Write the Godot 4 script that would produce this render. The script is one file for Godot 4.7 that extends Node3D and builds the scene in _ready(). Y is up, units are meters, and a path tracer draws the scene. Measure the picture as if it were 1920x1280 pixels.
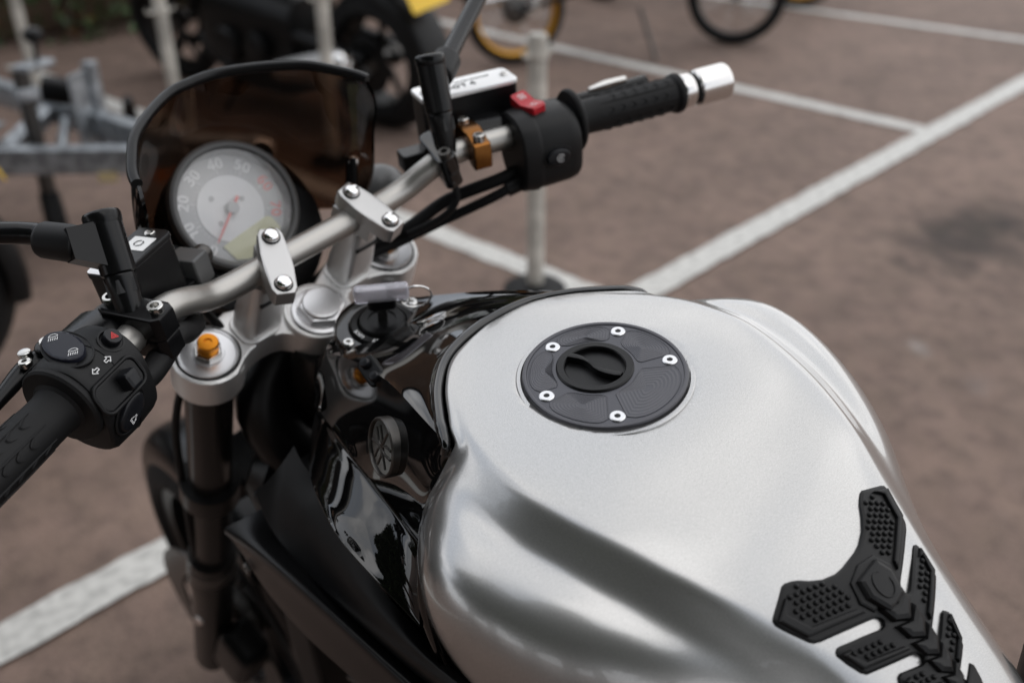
extends Node3D

const H0 := 1.0        # height of the steering-stem nut above the tyre contact, along the leaning bike
var M := {}
var rng := RandomNumberGenerator.new()

# ------------------------------------------------------------------ scene-tree helpers
func numbered(called: String, parent: Node) -> String:
	if not parent.has_node(called):
		return called
	var k := 1
	while parent.has_node("%s_%03d" % [called, k]):
		k += 1
	return "%s_%03d" % [called, k]

func put(called: String, mesh: Mesh, m: Material, parent: Node, t := Transform3D()) -> MeshInstance3D:
	var o := MeshInstance3D.new()
	o.name = numbered(called, parent)
	o.mesh = mesh
	o.material_override = m
	o.transform = t
	parent.add_child(o, true)
	return o

func thing(called: String, label: String, category: String, at := Vector3.ZERO, group := "") -> Node3D:
	var o := Node3D.new()
	o.name = numbered(called, self)
	add_child(o, true)
	o.position = at
	tag(o, label, category, group)
	return o

func tag(o: Node, label: String, category: String, group := "") -> Node:
	o.set_meta("label", label)
	o.set_meta("category", category)
	if group != "":
		o.set_meta("group", group)
	return o

func struct(called: String, mesh: Mesh, m: Material, label := "") -> MeshInstance3D:
	var o := put(called, mesh, m, self)
	o.set_meta("kind", "structure")
	if label != "":
		o.set_meta("label", label)
	return o

func dup(src: Node3D, t: Transform3D, label: String) -> Node3D:
	var o: Node3D = src.duplicate()
	var base := String(src.name)
	o.name = numbered(base, self)
	add_child(o, true)
	o.transform = t
	o.set_meta("label", label)
	return o

# frame with Y along "up", X as near as can be to "side"
func fr(at: Vector3, up: Vector3, side := Vector3.RIGHT) -> Transform3D:
	var y := up.normalized()
	var x := side - y * side.dot(y)
	if x.length() < 1e-4:
		x = Vector3.BACK - y * y.z
	x = x.normalized()
	return Transform3D(Basis(x, y, x.cross(y)), at)

func ref(a: float, b: float) -> Transform3D:
	return Transform3D(Basis(Vector3(a, 0, 0), Vector3(0, b, 0), Vector3(0, 0, a)), Vector3.ZERO)

# ------------------------------------------------------------------ mesh helpers
# triangles (3 points each) -> mesh with normals smoothed up to a crease angle, turned outward
func solid(t: PackedVector3Array, crease := 35.0, outward := true, uvs := PackedVector2Array()) -> ArrayMesh:
	var n := t.size() / 3
	var fn := PackedVector3Array()
	fn.resize(n)
	var mid := Vector3.ZERO
	for p in t:
		mid += p
	mid /= maxf(1.0, t.size())
	var sgn := 0.0
	for k in n:
		var c := (t[3 * k + 2] - t[3 * k]).cross(t[3 * k + 1] - t[3 * k])
		fn[k] = c
		sgn += c.dot((t[3 * k] + t[3 * k + 1] + t[3 * k + 2]) / 3.0 - mid)
	var turn := outward and sgn < 0.0
	var by := {}
	for k in n:
		if turn:
			fn[k] = -fn[k]
		for j in 3:
			var key := Vector3i((t[3 * k + j] * 50000.0).round())
			if by.has(key):
				by[key].append(k)
			else:
				by[key] = [k]
	var pos := PackedVector3Array()
	var nor := PackedVector3Array()
	var uv := PackedVector2Array()
	var lim := cos(deg_to_rad(crease))
	for k in n:
		var len0 := fn[k].length()
		if len0 < 1e-16:
			continue
		var f := fn[k] / len0
		for jj in 3:
			var j: int = [0, 2, 1][jj] if turn else jj
			var p := t[3 * k + j]
			var s := Vector3.ZERO
			for q in by[Vector3i((p * 50000.0).round())]:
				var g: Vector3 = fn[q]
				var gl := g.length()
				if gl > 1e-16 and g.dot(f) > lim * gl:
					s += g
			pos.append(p)
			nor.append(s.normalized() if s.length() > 1e-18 else f)
			if uvs.size() > 0:
				uv.append(uvs[3 * k + j])
	return arr(pos, nor, uv)

func arr(pos: PackedVector3Array, nor: PackedVector3Array, uv := PackedVector2Array(), idx := PackedInt32Array(), col := PackedColorArray()) -> ArrayMesh:
	var a := []
	a.resize(Mesh.ARRAY_MAX)
	a[Mesh.ARRAY_VERTEX] = pos
	a[Mesh.ARRAY_NORMAL] = nor
	if uv.size() > 0:
		a[Mesh.ARRAY_TEX_UV] = uv
	if idx.size() > 0:
		a[Mesh.ARRAY_INDEX] = idx
	if col.size() > 0:
		a[Mesh.ARRAY_COLOR] = col
	var m := ArrayMesh.new()
	m.add_surface_from_arrays(Mesh.PRIMITIVE_TRIANGLES, a)
	return m

func quad(t: PackedVector3Array, a: Vector3, b: Vector3, c: Vector3, d: Vector3) -> void:
	t.append_array(PackedVector3Array([a, b, c, a, c, d]))

func grid(t: PackedVector3Array, rows: Array, close_v := false) -> void:
	for i in rows.size() - 1:
		var a: PackedVector3Array = rows[i]
		var b: PackedVector3Array = rows[i + 1]
		var n := a.size()
		for j in (n if close_v else n - 1):
			var k := (j + 1) % n
			quad(t, a[j], a[k], b[k], b[j])

func fan(t: PackedVector3Array, ring: PackedVector3Array) -> void:
	var c := Vector3.ZERO
	for p in ring:
		c += p
	c /= ring.size()
	for j in ring.size():
		t.append_array(PackedVector3Array([c, ring[j], ring[(j + 1) % ring.size()]]))

func cr(a: Vector3, b: Vector3, c: Vector3, d: Vector3, s: float) -> Vector3:
	return b.cubic_interpolate(c, a, d, s)

# Catmull-Rom through a row of points
func spline(p: PackedVector3Array, per: int) -> PackedVector3Array:
	var out := PackedVector3Array()
	var n := p.size()
	for i in n - 1:
		for k in per:
			out.append(cr(p[maxi(i - 1, 0)], p[i], p[i + 1], p[mini(i + 2, n - 1)], float(k) / per))
	out.append(p[n - 1])
	return out

# rows of control points -> fine grid
func loft(rows: Array, pu: int, pv: int) -> Array:
	var mid := []
	for r in rows:
		mid.append(spline(r, pv))
	var out := []
	var n := mid.size()
	var w: int = mid[0].size()
	for i in n - 1:
		for k in pu:
			var row := PackedVector3Array()
			for j in w:
				row.append(cr(mid[maxi(i - 1, 0)][j], mid[i][j], mid[i + 1][j], mid[mini(i + 2, n - 1)][j], float(k) / pu))
			out.append(row)
	out.append(mid[n - 1])
	return out

# smooth indexed sheet from rows; "away" is a point on the inner side
func sheet(rows: Array, away: Vector3) -> ArrayMesh:
	var w: int = rows[0].size()
	var h := rows.size()
	var pos := PackedVector3Array()
	var nor := PackedVector3Array()
	var idx := PackedInt32Array()
	for r in rows:
		pos.append_array(r)
	nor.resize(pos.size())
	var sgn := 0.0
	for i in h - 1:
		for j in w - 1:
			var a := i * w + j
			for q in [[a, a + 1, a + w + 1], [a, a + w + 1, a + w]]:
				var c := (pos[q[2]] - pos[q[0]]).cross(pos[q[1]] - pos[q[0]])
				sgn += c.dot(pos[q[0]] - away)
				for v in q:
					nor[v] += c
					idx.append(v)
	var turn := sgn < 0.0
	for v in nor.size():
		nor[v] = (-nor[v] if turn else nor[v]).normalized()
	if turn:
		for k in idx.size() / 3:
			var e := idx[3 * k + 1]
			idx[3 * k + 1] = idx[3 * k + 2]
			idx[3 * k + 2] = e
	return arr(pos, nor, PackedVector2Array(), idx)

# even out a fine grid, its outermost rows and columns held
func relax(rows: Array, times: int) -> Array:
	for _t in times:
		var out := []
		for i in rows.size():
			if i == 0 or i == rows.size() - 1:
				out.append(rows[i])
				continue
			var r: PackedVector3Array = rows[i].duplicate()
			for j in range(1, r.size() - 1):
				r[j] = rows[i][j] * .5 + (rows[i - 1][j] + rows[i + 1][j] + rows[i][j - 1] + rows[i][j + 1]) * .125
			out.append(r)
		rows = out
	return rows

func mirror_rows(rows: Array) -> Array:
	var out := []
	for r in rows:
		var row := PackedVector3Array()
		for j in range(r.size() - 1, 0, -1):
			row.append(Vector3(-r[j].x, r[j].y, r[j].z))
		row.append_array(r)
		out.append(row)
	return out

# a sheet with thickness: rows on the outside, pushed in by d along the mean normal
func shell(rows: Array, d: float, away: Vector3, crease := 40.0) -> ArrayMesh:
	var h := rows.size()
	var w: int = rows[0].size()
	var inner := []
	for i in h:
		var row := PackedVector3Array()
		for j in w:
			var du: Vector3 = rows[mini(i + 1, h - 1)][j] - rows[maxi(i - 1, 0)][j]
			var dv: Vector3 = rows[i][mini(j + 1, w - 1)] - rows[i][maxi(j - 1, 0)]
			var n := du.cross(dv).normalized()
			if n.dot(rows[i][j] - away) < 0.0:
				n = -n
			row.append(rows[i][j] - n * d)
		inner.append(row)
	var t := PackedVector3Array()
	grid(t, rows)
	var back := inner.duplicate()
	back.reverse()
	grid(t, back)
	for i in h - 1:
		quad(t, inner[i][0], rows[i][0], rows[i + 1][0], inner[i + 1][0])
		quad(t, rows[i][w - 1], inner[i][w - 1], inner[i + 1][w - 1], rows[i + 1][w - 1])
	for j in w - 1:
		quad(t, rows[0][j], inner[0][j], inner[0][j + 1], rows[0][j + 1])
		quad(t, inner[h - 1][j], rows[h - 1][j], rows[h - 1][j + 1], inner[h - 1][j + 1])
	# consistent winding: the outer face decides
	var c := (t[2] - t[0]).cross(t[1] - t[0])
	if c.dot(t[0] - away) < 0.0:
		for k in t.size() / 3:
			var e := t[3 * k + 1]
			t[3 * k + 1] = t[3 * k + 2]
			t[3 * k + 2] = e
	return solid(t, crease, false)

func ring(r: float, y: float, n: int, e := 0.0) -> PackedVector3Array:
	var out := PackedVector3Array()
	for k in n:
		var a := TAU * k / n + e
		out.append(Vector3(cos(a) * r, y, sin(a) * r))
	return out

# profile of (radius, height) turned about Y; closed by discs where the radius is not zero
func lathe(pr: Array, n := 32, crease := 35.0) -> ArrayMesh:
	var rows := []
	for p in pr:
		rows.append(ring(maxf(p[0], 1e-5), p[1], n))
	var t := PackedVector3Array()
	grid(t, rows, true)
	var first: PackedVector3Array = rows[0].duplicate()
	first.reverse()
	if pr[0][0] > 1e-4 and pr[0] != pr[-1]:
		fan(t, first)
	if pr[-1][0] > 1e-4 and pr[0] != pr[-1]:
		fan(t, rows[-1])
	return solid(t, crease)

func cyl(r: float, h: float, n := 24, b := 0.0) -> ArrayMesh:
	if b <= 0.0:
		return lathe([[r, 0.0], [r, h]], n)
	return lathe([[r - b, 0.0], [r, b], [r, h - b], [r - b * 0.3, h - b * 0.3], [r - b, h]], n, 50.0)

func tube(pts: PackedVector3Array, r: Array, n := 14, flat := 1.0) -> ArrayMesh:
	var rows := []
	var m := pts.size()
	var x := Vector3.ZERO
	for i in m:
		var d := (pts[mini(i + 1, m - 1)] - pts[maxi(i - 1, 0)]).normalized()
		if i == 0:
			x = d.cross(Vector3.UP) if absf(d.y) < 0.9 else d.cross(Vector3.RIGHT)
		x = (x - d * x.dot(d)).normalized()
		var y := d.cross(x)
		var f := float(i) / maxf(1.0, m - 1) * (r.size() - 1)
		var k := mini(int(f), maxi(r.size() - 2, 0))
		var rad: float = r[0] if r.size() == 1 else lerpf(r[k], r[k + 1], f - k)
		var row := PackedVector3Array()
		for j in n:
			var a := TAU * j / n
			row.append(pts[i] + x * cos(a) * rad + y * sin(a) * rad * flat)
		rows.append(row)
	var t := PackedVector3Array()
	grid(t, rows, true)
	var first: PackedVector3Array = rows[0].duplicate()
	first.reverse()
	fan(t, first)
	fan(t, rows[-1])
	return solid(t, 45.0)

# tube between two points
func rod(a: Vector3, b: Vector3, r: float, n := 12, r2 := -1.0) -> ArrayMesh:
	return tube(PackedVector3Array([a, b]), [r, r if r2 < 0.0 else r2], n)

func inset(o: PackedVector2Array, d: float) -> PackedVector2Array:
	var n := o.size()
	var area := 0.0
	for k in n:
		area += o[k].cross(o[(k + 1) % n])
	var s := 1.0 if area > 0.0 else -1.0
	var out := PackedVector2Array()
	for k in n:
		var e1 := (o[k] - o[(k + n - 1) % n]).normalized()
		var e2 := (o[(k + 1) % n] - o[k]).normalized()
		var n1 := Vector2(-e1.y, e1.x) * s
		var n2 := Vector2(-e2.y, e2.x) * s
		var b := (n1 + n2).normalized()
		out.append(o[k] + b * d / maxf(0.45, b.dot(n1)))
	return out

# outline in X,Z raised from y0 to y1 with a rounded upper (and lower) edge
func slab(o: PackedVector2Array, y0: float, y1: float, b := 0.0, crease := 30.0, both := false) -> ArrayMesh:
	var rows := []
	var lv := []
	if both and b > 0.0:
		lv.append_array([[b, y0], [b * 0.3, y0 + b * 0.3], [0.0, y0 + b]])
	else:
		lv.append([0.0, y0])
	if b > 0.0:
		lv.append_array([[0.0, y1 - b], [b * 0.3, y1 - b * 0.3], [b, y1]])
	else:
		lv.append([0.0, y1])
	for l in lv:
		var ins := inset(o, l[0]) if l[0] > 0.0 else o
		var row := PackedVector3Array()
		for p in ins:
			row.append(Vector3(p.x, l[1], p.y))
		rows.append(row)
	var t := PackedVector3Array()
	grid(t, rows, true)
	for e in [0, rows.size() - 1]:
		var flat := PackedVector2Array()
		for p in rows[e]:
			flat.append(Vector2(p.x, p.z))
		var tri := Geometry2D.triangulate_polygon(flat)
		for k in tri.size() / 3:
			var a: Vector3 = rows[e][tri[3 * k]]
			var c: Vector3 = rows[e][tri[3 * k + 1]]
			var d: Vector3 = rows[e][tri[3 * k + 2]]
			# make every cap face up at the top and down at the bottom, like the walls (walls are turned below)
			var up := (d - a).cross(c - a).y > 0.0
			if up != (e != 0):
				t.append_array(PackedVector3Array([a, d, c]))
			else:
				t.append_array(PackedVector3Array([a, c, d]))
	# walls: outward if the area is of one sign
	var area := 0.0
	for k in o.size():
		area += o[k].cross(o[(k + 1) % o.size()])
	var w := (rows.size() - 1) * o.size() * 2
	var c0 := (t[2] - t[0]).cross(t[1] - t[0])
	var e0 := o[1] - o[0]
	var nrm := Vector2(e0.y, -e0.x) * (1.0 if area > 0.0 else -1.0)
	var wallk := 0
	if both and b > 0.0:
		wallk = 2 * o.size() * 2
	c0 = (t[3 * wallk + 2] - t[3 * wallk]).cross(t[3 * wallk + 1] - t[3 * wallk])
	if Vector2(c0.x, c0.z).dot(nrm) < 0.0:
		for k in w:
			var sw := t[3 * k + 1]
			t[3 * k + 1] = t[3 * k + 2]
			t[3 * k + 2] = sw
	return solid(t, crease, false)

func rrect(w: float, d: float, r: float, n := 4) -> PackedVector2Array:
	var o := PackedVector2Array()
	for q in 4:
		var c := Vector2((w / 2 - r) * (1 if q in [0, 3] else -1), (d / 2 - r) * (1 if q in [0, 1] else -1))
		for k in n + 1:
			var a := (q + float(k) / n) * PI / 2
			o.append(c + Vector2(cos(a), sin(a)) * r)
	return o

func circle(r: float, n := 24, c := Vector2.ZERO, ry := -1.0) -> PackedVector2Array:
	var o := PackedVector2Array()
	for k in n:
		var a := TAU * k / n
		o.append(c + Vector2(cos(a) * r, sin(a) * (r if ry < 0.0 else ry)))
	return o

# box with softened edges, resting on y = 0
func box(w: float, h: float, d: float, b := 0.002, r := -1.0) -> ArrayMesh:
	var rr := (b * 1.2 if r < 0.0 else r)
	return slab(rrect(w, d, maxf(rr, 0.0003), 3), 0.0, h, b, 30.0, true)

# thin raised strokes in the X,Z plane (printed symbols)
func strokes(lines: Array, w: float, h := 0.00025) -> ArrayMesh:
	var t := PackedVector3Array()
	for l in lines:
		for k in l.size() - 1:
			var a := Vector3(l[k][0], 0, l[k][1])
			var b := Vector3(l[k + 1][0], 0, l[k + 1][1])
			var d := (b - a).normalized()
			var s := Vector3(-d.z, 0, d.x) * w / 2
			a -= d * w * 0.3
			b += d * w * 0.3
			var u := Vector3(0, h, 0)
			quad(t, a - s + u, b - s + u, b + s + u, a + s + u)
	return solid(t, 10.0, false) if t.size() and (t[2] - t[0]).cross(t[1] - t[0]).y > 0 else solid(flipped(t), 10.0, false)

func flipped(t: PackedVector3Array) -> PackedVector3Array:
	var o := PackedVector3Array()
	for k in t.size() / 3:
		o.append_array(PackedVector3Array([t[3 * k], t[3 * k + 2], t[3 * k + 1]]))
	return o

func join(list: Array, crease := 35.0) -> ArrayMesh:
	var st := SurfaceTool.new()
	st.begin(Mesh.PRIMITIVE_TRIANGLES)
	for e in list:
		st.append_from(e[0], 0, e[1] if e.size() > 1 else Transform3D())
	return st.commit()

func words(txt: String, size: float, bold := true, font := "Droid Sans") -> TextMesh:
	var f := SystemFont.new()
	f.font_names = PackedStringArray([font])
	if bold:
		f.font_weight = 700
	var m := TextMesh.new()
	m.text = txt
	m.font = f
	m.font_size = 32
	m.pixel_size = size / 24.0
	m.depth = 0.0003
	m.curve_step = 2.0
	return m

# ------------------------------------------------------------------ materials
func noise_image(size: int, freq: float, seed_: int, oct := 4, lo := 0.0, hi := 1.0, kind := FastNoiseLite.TYPE_SIMPLEX_SMOOTH) -> Image:
	var n := FastNoiseLite.new()
	n.seed = seed_
	n.noise_type = kind
	n.frequency = freq
	n.fractal_octaves = oct
	var im := n.get_seamless_image(size, size, false, false, 0.15)
	var out := Image.create(size, size, false, Image.FORMAT_RGB8)
	for y in size:
		for x in size:
			var v := clampf(lerpf(lo, hi, im.get_pixel(x, y).r), 0.0, 1.0)
			out.set_pixel(x, y, Color(v, v, v))
	return out

func tex(im: Image) -> ImageTexture:
	im.generate_mipmaps()
	return ImageTexture.create_from_image(im)

func mat(key: String, lin: Color, rough: float, metal := 0.0) -> StandardMaterial3D:
	var m := StandardMaterial3D.new()
	m.resource_name = key
	m.albedo_color = lin.linear_to_srgb()
	m.roughness = rough
	m.metallic = metal
	if lin.r < .02 and metal == 0.0:
		m.metallic_specular = .36
	M[key] = m
	return m

func tri(m: StandardMaterial3D, s: float, world := false) -> void:
	m.uv1_triplanar = true
	m.uv1_world_triplanar = world
	m.uv1_scale = Vector3(s, s, s)

func coat(m: StandardMaterial3D, amount := 1.0, rough := 0.03) -> void:
	m.clearcoat_enabled = true
	m.clearcoat = amount
	m.clearcoat_roughness = rough

func materials() -> void:
	var fine := noise_image(256, 0.12, 3, 3, 0.25, 0.75)
	var finet := tex(fine)
	var flake := tex(noise_image(512, 0.5, 11, 2, 0.5, 1.2))
	var m = mat("silver_paint", Color(0.64, 0.635, 0.625), 0.29, 0.84)
	coat(m, 1.0, 0.03)
	m.albedo_texture = flake
	tri(m, 9.0)
	m = mat("gloss_black", Color(0.003, 0.003, 0.0032), 0.05)
	coat(m, 1.0, 0.015)
	m = mat("mirror_black", Color(0.005, 0.005, 0.0055), 0.24)
	m = mat("matte_black", Color(0.006, 0.006, 0.0065), 0.46)
	m.heightmap_enabled = true
	m.heightmap_texture = finet
	m.heightmap_scale = 0.02
	tri(m, 60.0)
	m = mat("satin_black", Color(0.004, 0.004, 0.0045), 0.32)
	m.heightmap_enabled = true
	m.heightmap_texture = finet
	m.heightmap_scale = 0.008
	tri(m, 70.0)
	m = mat("soft_black", Color(0.0065, 0.0065, 0.007), 0.48)
	m.heightmap_enabled = true
	m.heightmap_texture = finet
	m.heightmap_scale = 0.012
	tri(m, 50.0)
	m = mat("anodised_black", Color(0.085, 0.085, 0.094), 0.36, 0.8)
	m = mat("rubber", Color(0.0065, 0.0064, 0.0068), 0.6)
	m.heightmap_enabled = true
	m.heightmap_texture = finet
	m.heightmap_scale = 0.01
	tri(m, 45.0)
	m = mat("pad_rubber", Color(0.0045, 0.0044, 0.0047), 0.40)
	m.heightmap_enabled = true
	m.heightmap_texture = finet
	m.heightmap_scale = 0.006
	tri(m, 60.0)
	m = mat("tyre_rubber", Color(0.007, 0.007, 0.0073), 0.7)
	m = mat("bar_metal", Color(0.44, 0.425, 0.40), 0.40, 0.9)
	m.heightmap_enabled = true
	m.heightmap_texture = finet
	m.heightmap_scale = 0.002
	tri(m, 90.0)
	m = mat("cast_metal", Color(0.80, 0.795, 0.785), 0.46, 0.8)
	m.heightmap_enabled = true
	m.heightmap_texture = finet
	m.heightmap_scale = 0.01
	tri(m, 40.0)
	m = mat("clamp_metal", Color(0.52, 0.515, 0.51), 0.42, 0.85)
	m.heightmap_enabled = true
	m.heightmap_texture = finet
	m.heightmap_scale = 0.004
	tri(m, 80.0)
	m = mat("machined_metal", Color(0.70, 0.70, 0.71), 0.34, 1.0)
	m = mat("brushed_steel", Color(0.72, 0.70, 0.68), 0.2, 1.0)
	m = mat("chrome", Color(0.8, 0.79, 0.78), 0.07, 1.0)
	m = mat("steel", Color(0.6, 0.59, 0.57), 0.22, 1.0)
	m = mat("dark_steel", Color(0.10, 0.095, 0.09), 0.35, 0.8)
	m = mat("fork_dark", Color(0.012, 0.011, 0.0105), 0.24)
	m = mat("gold_anodised", Color(0.75, 0.27, 0.02), 0.28, 0.85)
	m = mat("bronze_anodised", Color(0.22, 0.09, 0.022), 0.22, 0.9)
	m = mat("red_plastic", Color(0.46, 0.012, 0.022), 0.35)
	m = mat("white_print", Color(0.72, 0.72, 0.72), 0.5)
	m = mat("grey_print", Color(0.85, 0.85, 0.85), 0.5)
	m = mat("faint_print", Color(0.08, 0.08, 0.085), 0.5)
	m = mat("red_print", Color(0.5, 0.02, 0.02), 0.5)
	m = mat("label_white", Color(0.8, 0.8, 0.79), 0.35, 0.0)
	m = mat("lid_silver", Color(0.85, 0.85, 0.85), 0.3, 0.5)
	m = mat("button_blue_black", Color(0.010, 0.011, 0.018), 0.2)
	m = mat("button_grey", Color(0.009, 0.0095, 0.0115), 0.28)
	m = mat("dial_grey", Color(0.42, 0.42, 0.425), 0.5)
	m = mat("dial_pale", Color(0.82, 0.82, 0.83), 0.5)
	m = mat("lcd", Color(0.62, 0.61, 0.34), 0.4)
	m = mat("bezel_grey", Color(0.085, 0.085, 0.085), 0.38)
	m = mat("needle_red", Color(0.75, 0.08, 0.06), 0.45)
	m = mat("seat_leather", Color(0.007, 0.0072, 0.0085), 0.42)
	m.heightmap_enabled = true
	m.heightmap_texture = finet
	m.heightmap_scale = 0.03
	tri(m, 30.0)
	m = mat("thread", Color(0.05, 0.05, 0.055), 0.7)
	m = mat("key_plastic", Color(0.85, 0.83, 0.9), 0.12)
	m.refraction_enabled = true
	m.refraction_scale = 0.045
	m.albedo_color.a = 0.35
	m = mat("smoked", Color(0.11, 0.066, 0.044), 0.02)
	m.refraction_enabled = true
	m.refraction_scale = 0.049
	m.albedo_color.a = 0.0
	m = mat("clear", Color(1, 1, 1), 0.02)
	m.transparency = BaseMaterial3D.TRANSPARENCY_ALPHA
	m.albedo_color.a = 0.06
	# background
	m = mat("far_black", Color(0.0022, 0.0022, 0.0024), 0.42)
	m = mat("post_white", Color(0.62, 0.59, 0.53), 0.45)
	m.albedo_texture = tex(noise_image(256, 0.015, 5, 4, 0.72, 1.05))
	tri(m, 2.0)
	m = mat("galvanised", Color(0.52, 0.555, 0.59), 0.38, 0.7)
	m.albedo_texture = tex(noise_image(256, 0.03, 8, 3, 0.6, 1.1, FastNoiseLite.TYPE_CELLULAR))
	tri(m, 3.0)
	m = mat("gold_rim", Color(0.60, 0.29, 0.022), 0.35, 0.55)
	m = mat("plate_yellow", Color(0.78, 0.5, 0.02), 0.4)
	m = mat("sticker_yellow", Color(0.50, 0.40, 0.22), 0.5)
	m = mat("amber", Color(0.8, 0.24, 0.02), 0.25)
	m = mat("bark", Color(0.09, 0.065, 0.045), 0.9)
	m = mat("leaf_dark", Color(0.034, 0.062, 0.02), 0.5)
	m.vertex_color_use_as_albedo = true
	m.albedo_color = Color.WHITE
	m.backlight_enabled = true
	m.backlight = Color(0.1, 0.14, 0.04)
	m = mat("soil", Color(0.09, 0.06, 0.04), 0.95)
	m = mat("tarmac", Color(1, 1, 1), 0.82)
	m.vertex_color_use_as_albedo = true
	var a := noise_image(1024, 0.16, 31, 3, 0.55, 1.2)
	var b := noise_image(1024, 0.012, 37, 5, 0.62, 1.3)
	for y in 1024:
		for x in 1024:
			var v := a.get_pixel(x, y).r * 0.5 + a.get_pixel((x * 3) % 1024, (y * 3 + 101) % 1024).r * 0.5
			var w := b.get_pixel(x, y).r
			var c := clampf(v * (0.55 + 0.45 * w), 0.0, 1.0)
			a.set_pixel(x, y, Color(c, c * (0.985 + 0.01 * w), c * (0.975 + 0.02 * v)))
	m.albedo_texture = tex(a)
	tri(m, 0.83, true)
	m.heightmap_enabled = true
	m.heightmap_texture = tex(noise_image(512, 0.2, 41, 3, 0.1, 0.9))
	m.heightmap_scale = 0.25
	m = mat("line_paint", Color(0.60, 0.588, 0.555), 0.7)
	m.albedo_texture = tex(noise_image(512, 0.03, 51, 5, 0.80, 1.12))
	tri(m, 1.7, true)

func V(x: float, y: float, z: float) -> Vector3:
	return Vector3(x, y + H0, z)

func row3(a: Array) -> PackedVector3Array:
	var o := PackedVector3Array()
	for k in a.size() / 3:
		o.append(V(a[3 * k], a[3 * k + 1], a[3 * k + 2]))
	return o

# ring of a section at a fixed z from (x, y) pairs
func sec(z: float, a: Array) -> PackedVector3Array:
	var o := PackedVector3Array()
	for k in a.size() / 2:
		o.append(V(a[2 * k], a[2 * k + 1], z))
	return o

# ------------------------------------------------------------------ the motorcycle: tank, cap, pad
const TZ := [0.27, 0.33, 0.37, 0.42, 0.465, 0.504, 0.534, 0.57, 0.61]
const TY := [0.065, 0.0672, 0.064, 0.052, 0.034, 0.0085, -0.011, -0.04, -0.077]

# point on the tank's crown by arc length s from z = 0.43, and the crown's direction there
func crown(s: float) -> Array:
	var z := 0.43
	var left := s
	var y := 0.0
	var p := Vector2.ZERO
	var d := Vector2(1, 0)
	var k := 0
	while true:
		y = crown_y(z)
		p = Vector2(z, y)
		d = (Vector2(z + 0.004, crown_y(z + 0.004)) - Vector2(z - 0.004, crown_y(z - 0.004))).normalized()
		var step := minf(absf(left), 0.003) * signf(left)
		if absf(left) < 1e-5 or k > 400:
			break
		z += d.x * step
		left -= step
		k += 1
	return [p, d]

func crown_y(z: float) -> float:
	for k in TZ.size() - 1:
		if z <= TZ[k + 1] or k == TZ.size() - 2:
			var a := maxi(k - 1, 0)
			var b := mini(k + 2, TZ.size() - 1)
			var f: float = (z - TZ[k]) / (TZ[k + 1] - TZ[k])
			return cubic_interpolate(TY[k], TY[k + 1], TY[a], TY[b], f)
	return 0.0

func edge_drop(z: float) -> float:
	# how far the shoulder lies below the crown, and how wide it is
	return lerpf(0.0065, 0.0090, clampf((z - 0.45) / 0.15, 0.0, 1.0))

func edge_x(z: float) -> float:
	var xs := [0.1195, 0.1225, 0.1235, 0.1125, 0.0957, 0.0745, 0.0605, 0.056, 0.052]
	for k in TZ.size() - 1:
		if z <= TZ[k + 1] or k == TZ.size() - 2:
			return lerpf(xs[k], xs[k + 1], clampf((z - TZ[k]) / (TZ[k + 1] - TZ[k]), 0.0, 1.0))
	return 0.05

# pad coordinates (x across, s along the crown, h above the paint) -> point on the tank
func on_pad(x: float, s: float, h: float) -> Vector3:
	var c := crown(s)
	var p: Vector2 = c[0]
	var d: Vector2 = c[1]
	var e := edge_x(p.x)
	var q := absf(x) / e
	var drop := edge_drop(p.x) * pow(q, 2.2)
	var slope := 2.2 * edge_drop(p.x) * pow(q, 1.2) / e * signf(x)
	var n := Vector3(slope, d.x, -d.y).normalized()
	return V(x, p.y - drop * d.x, p.x + drop * d.y) + n * h

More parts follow.
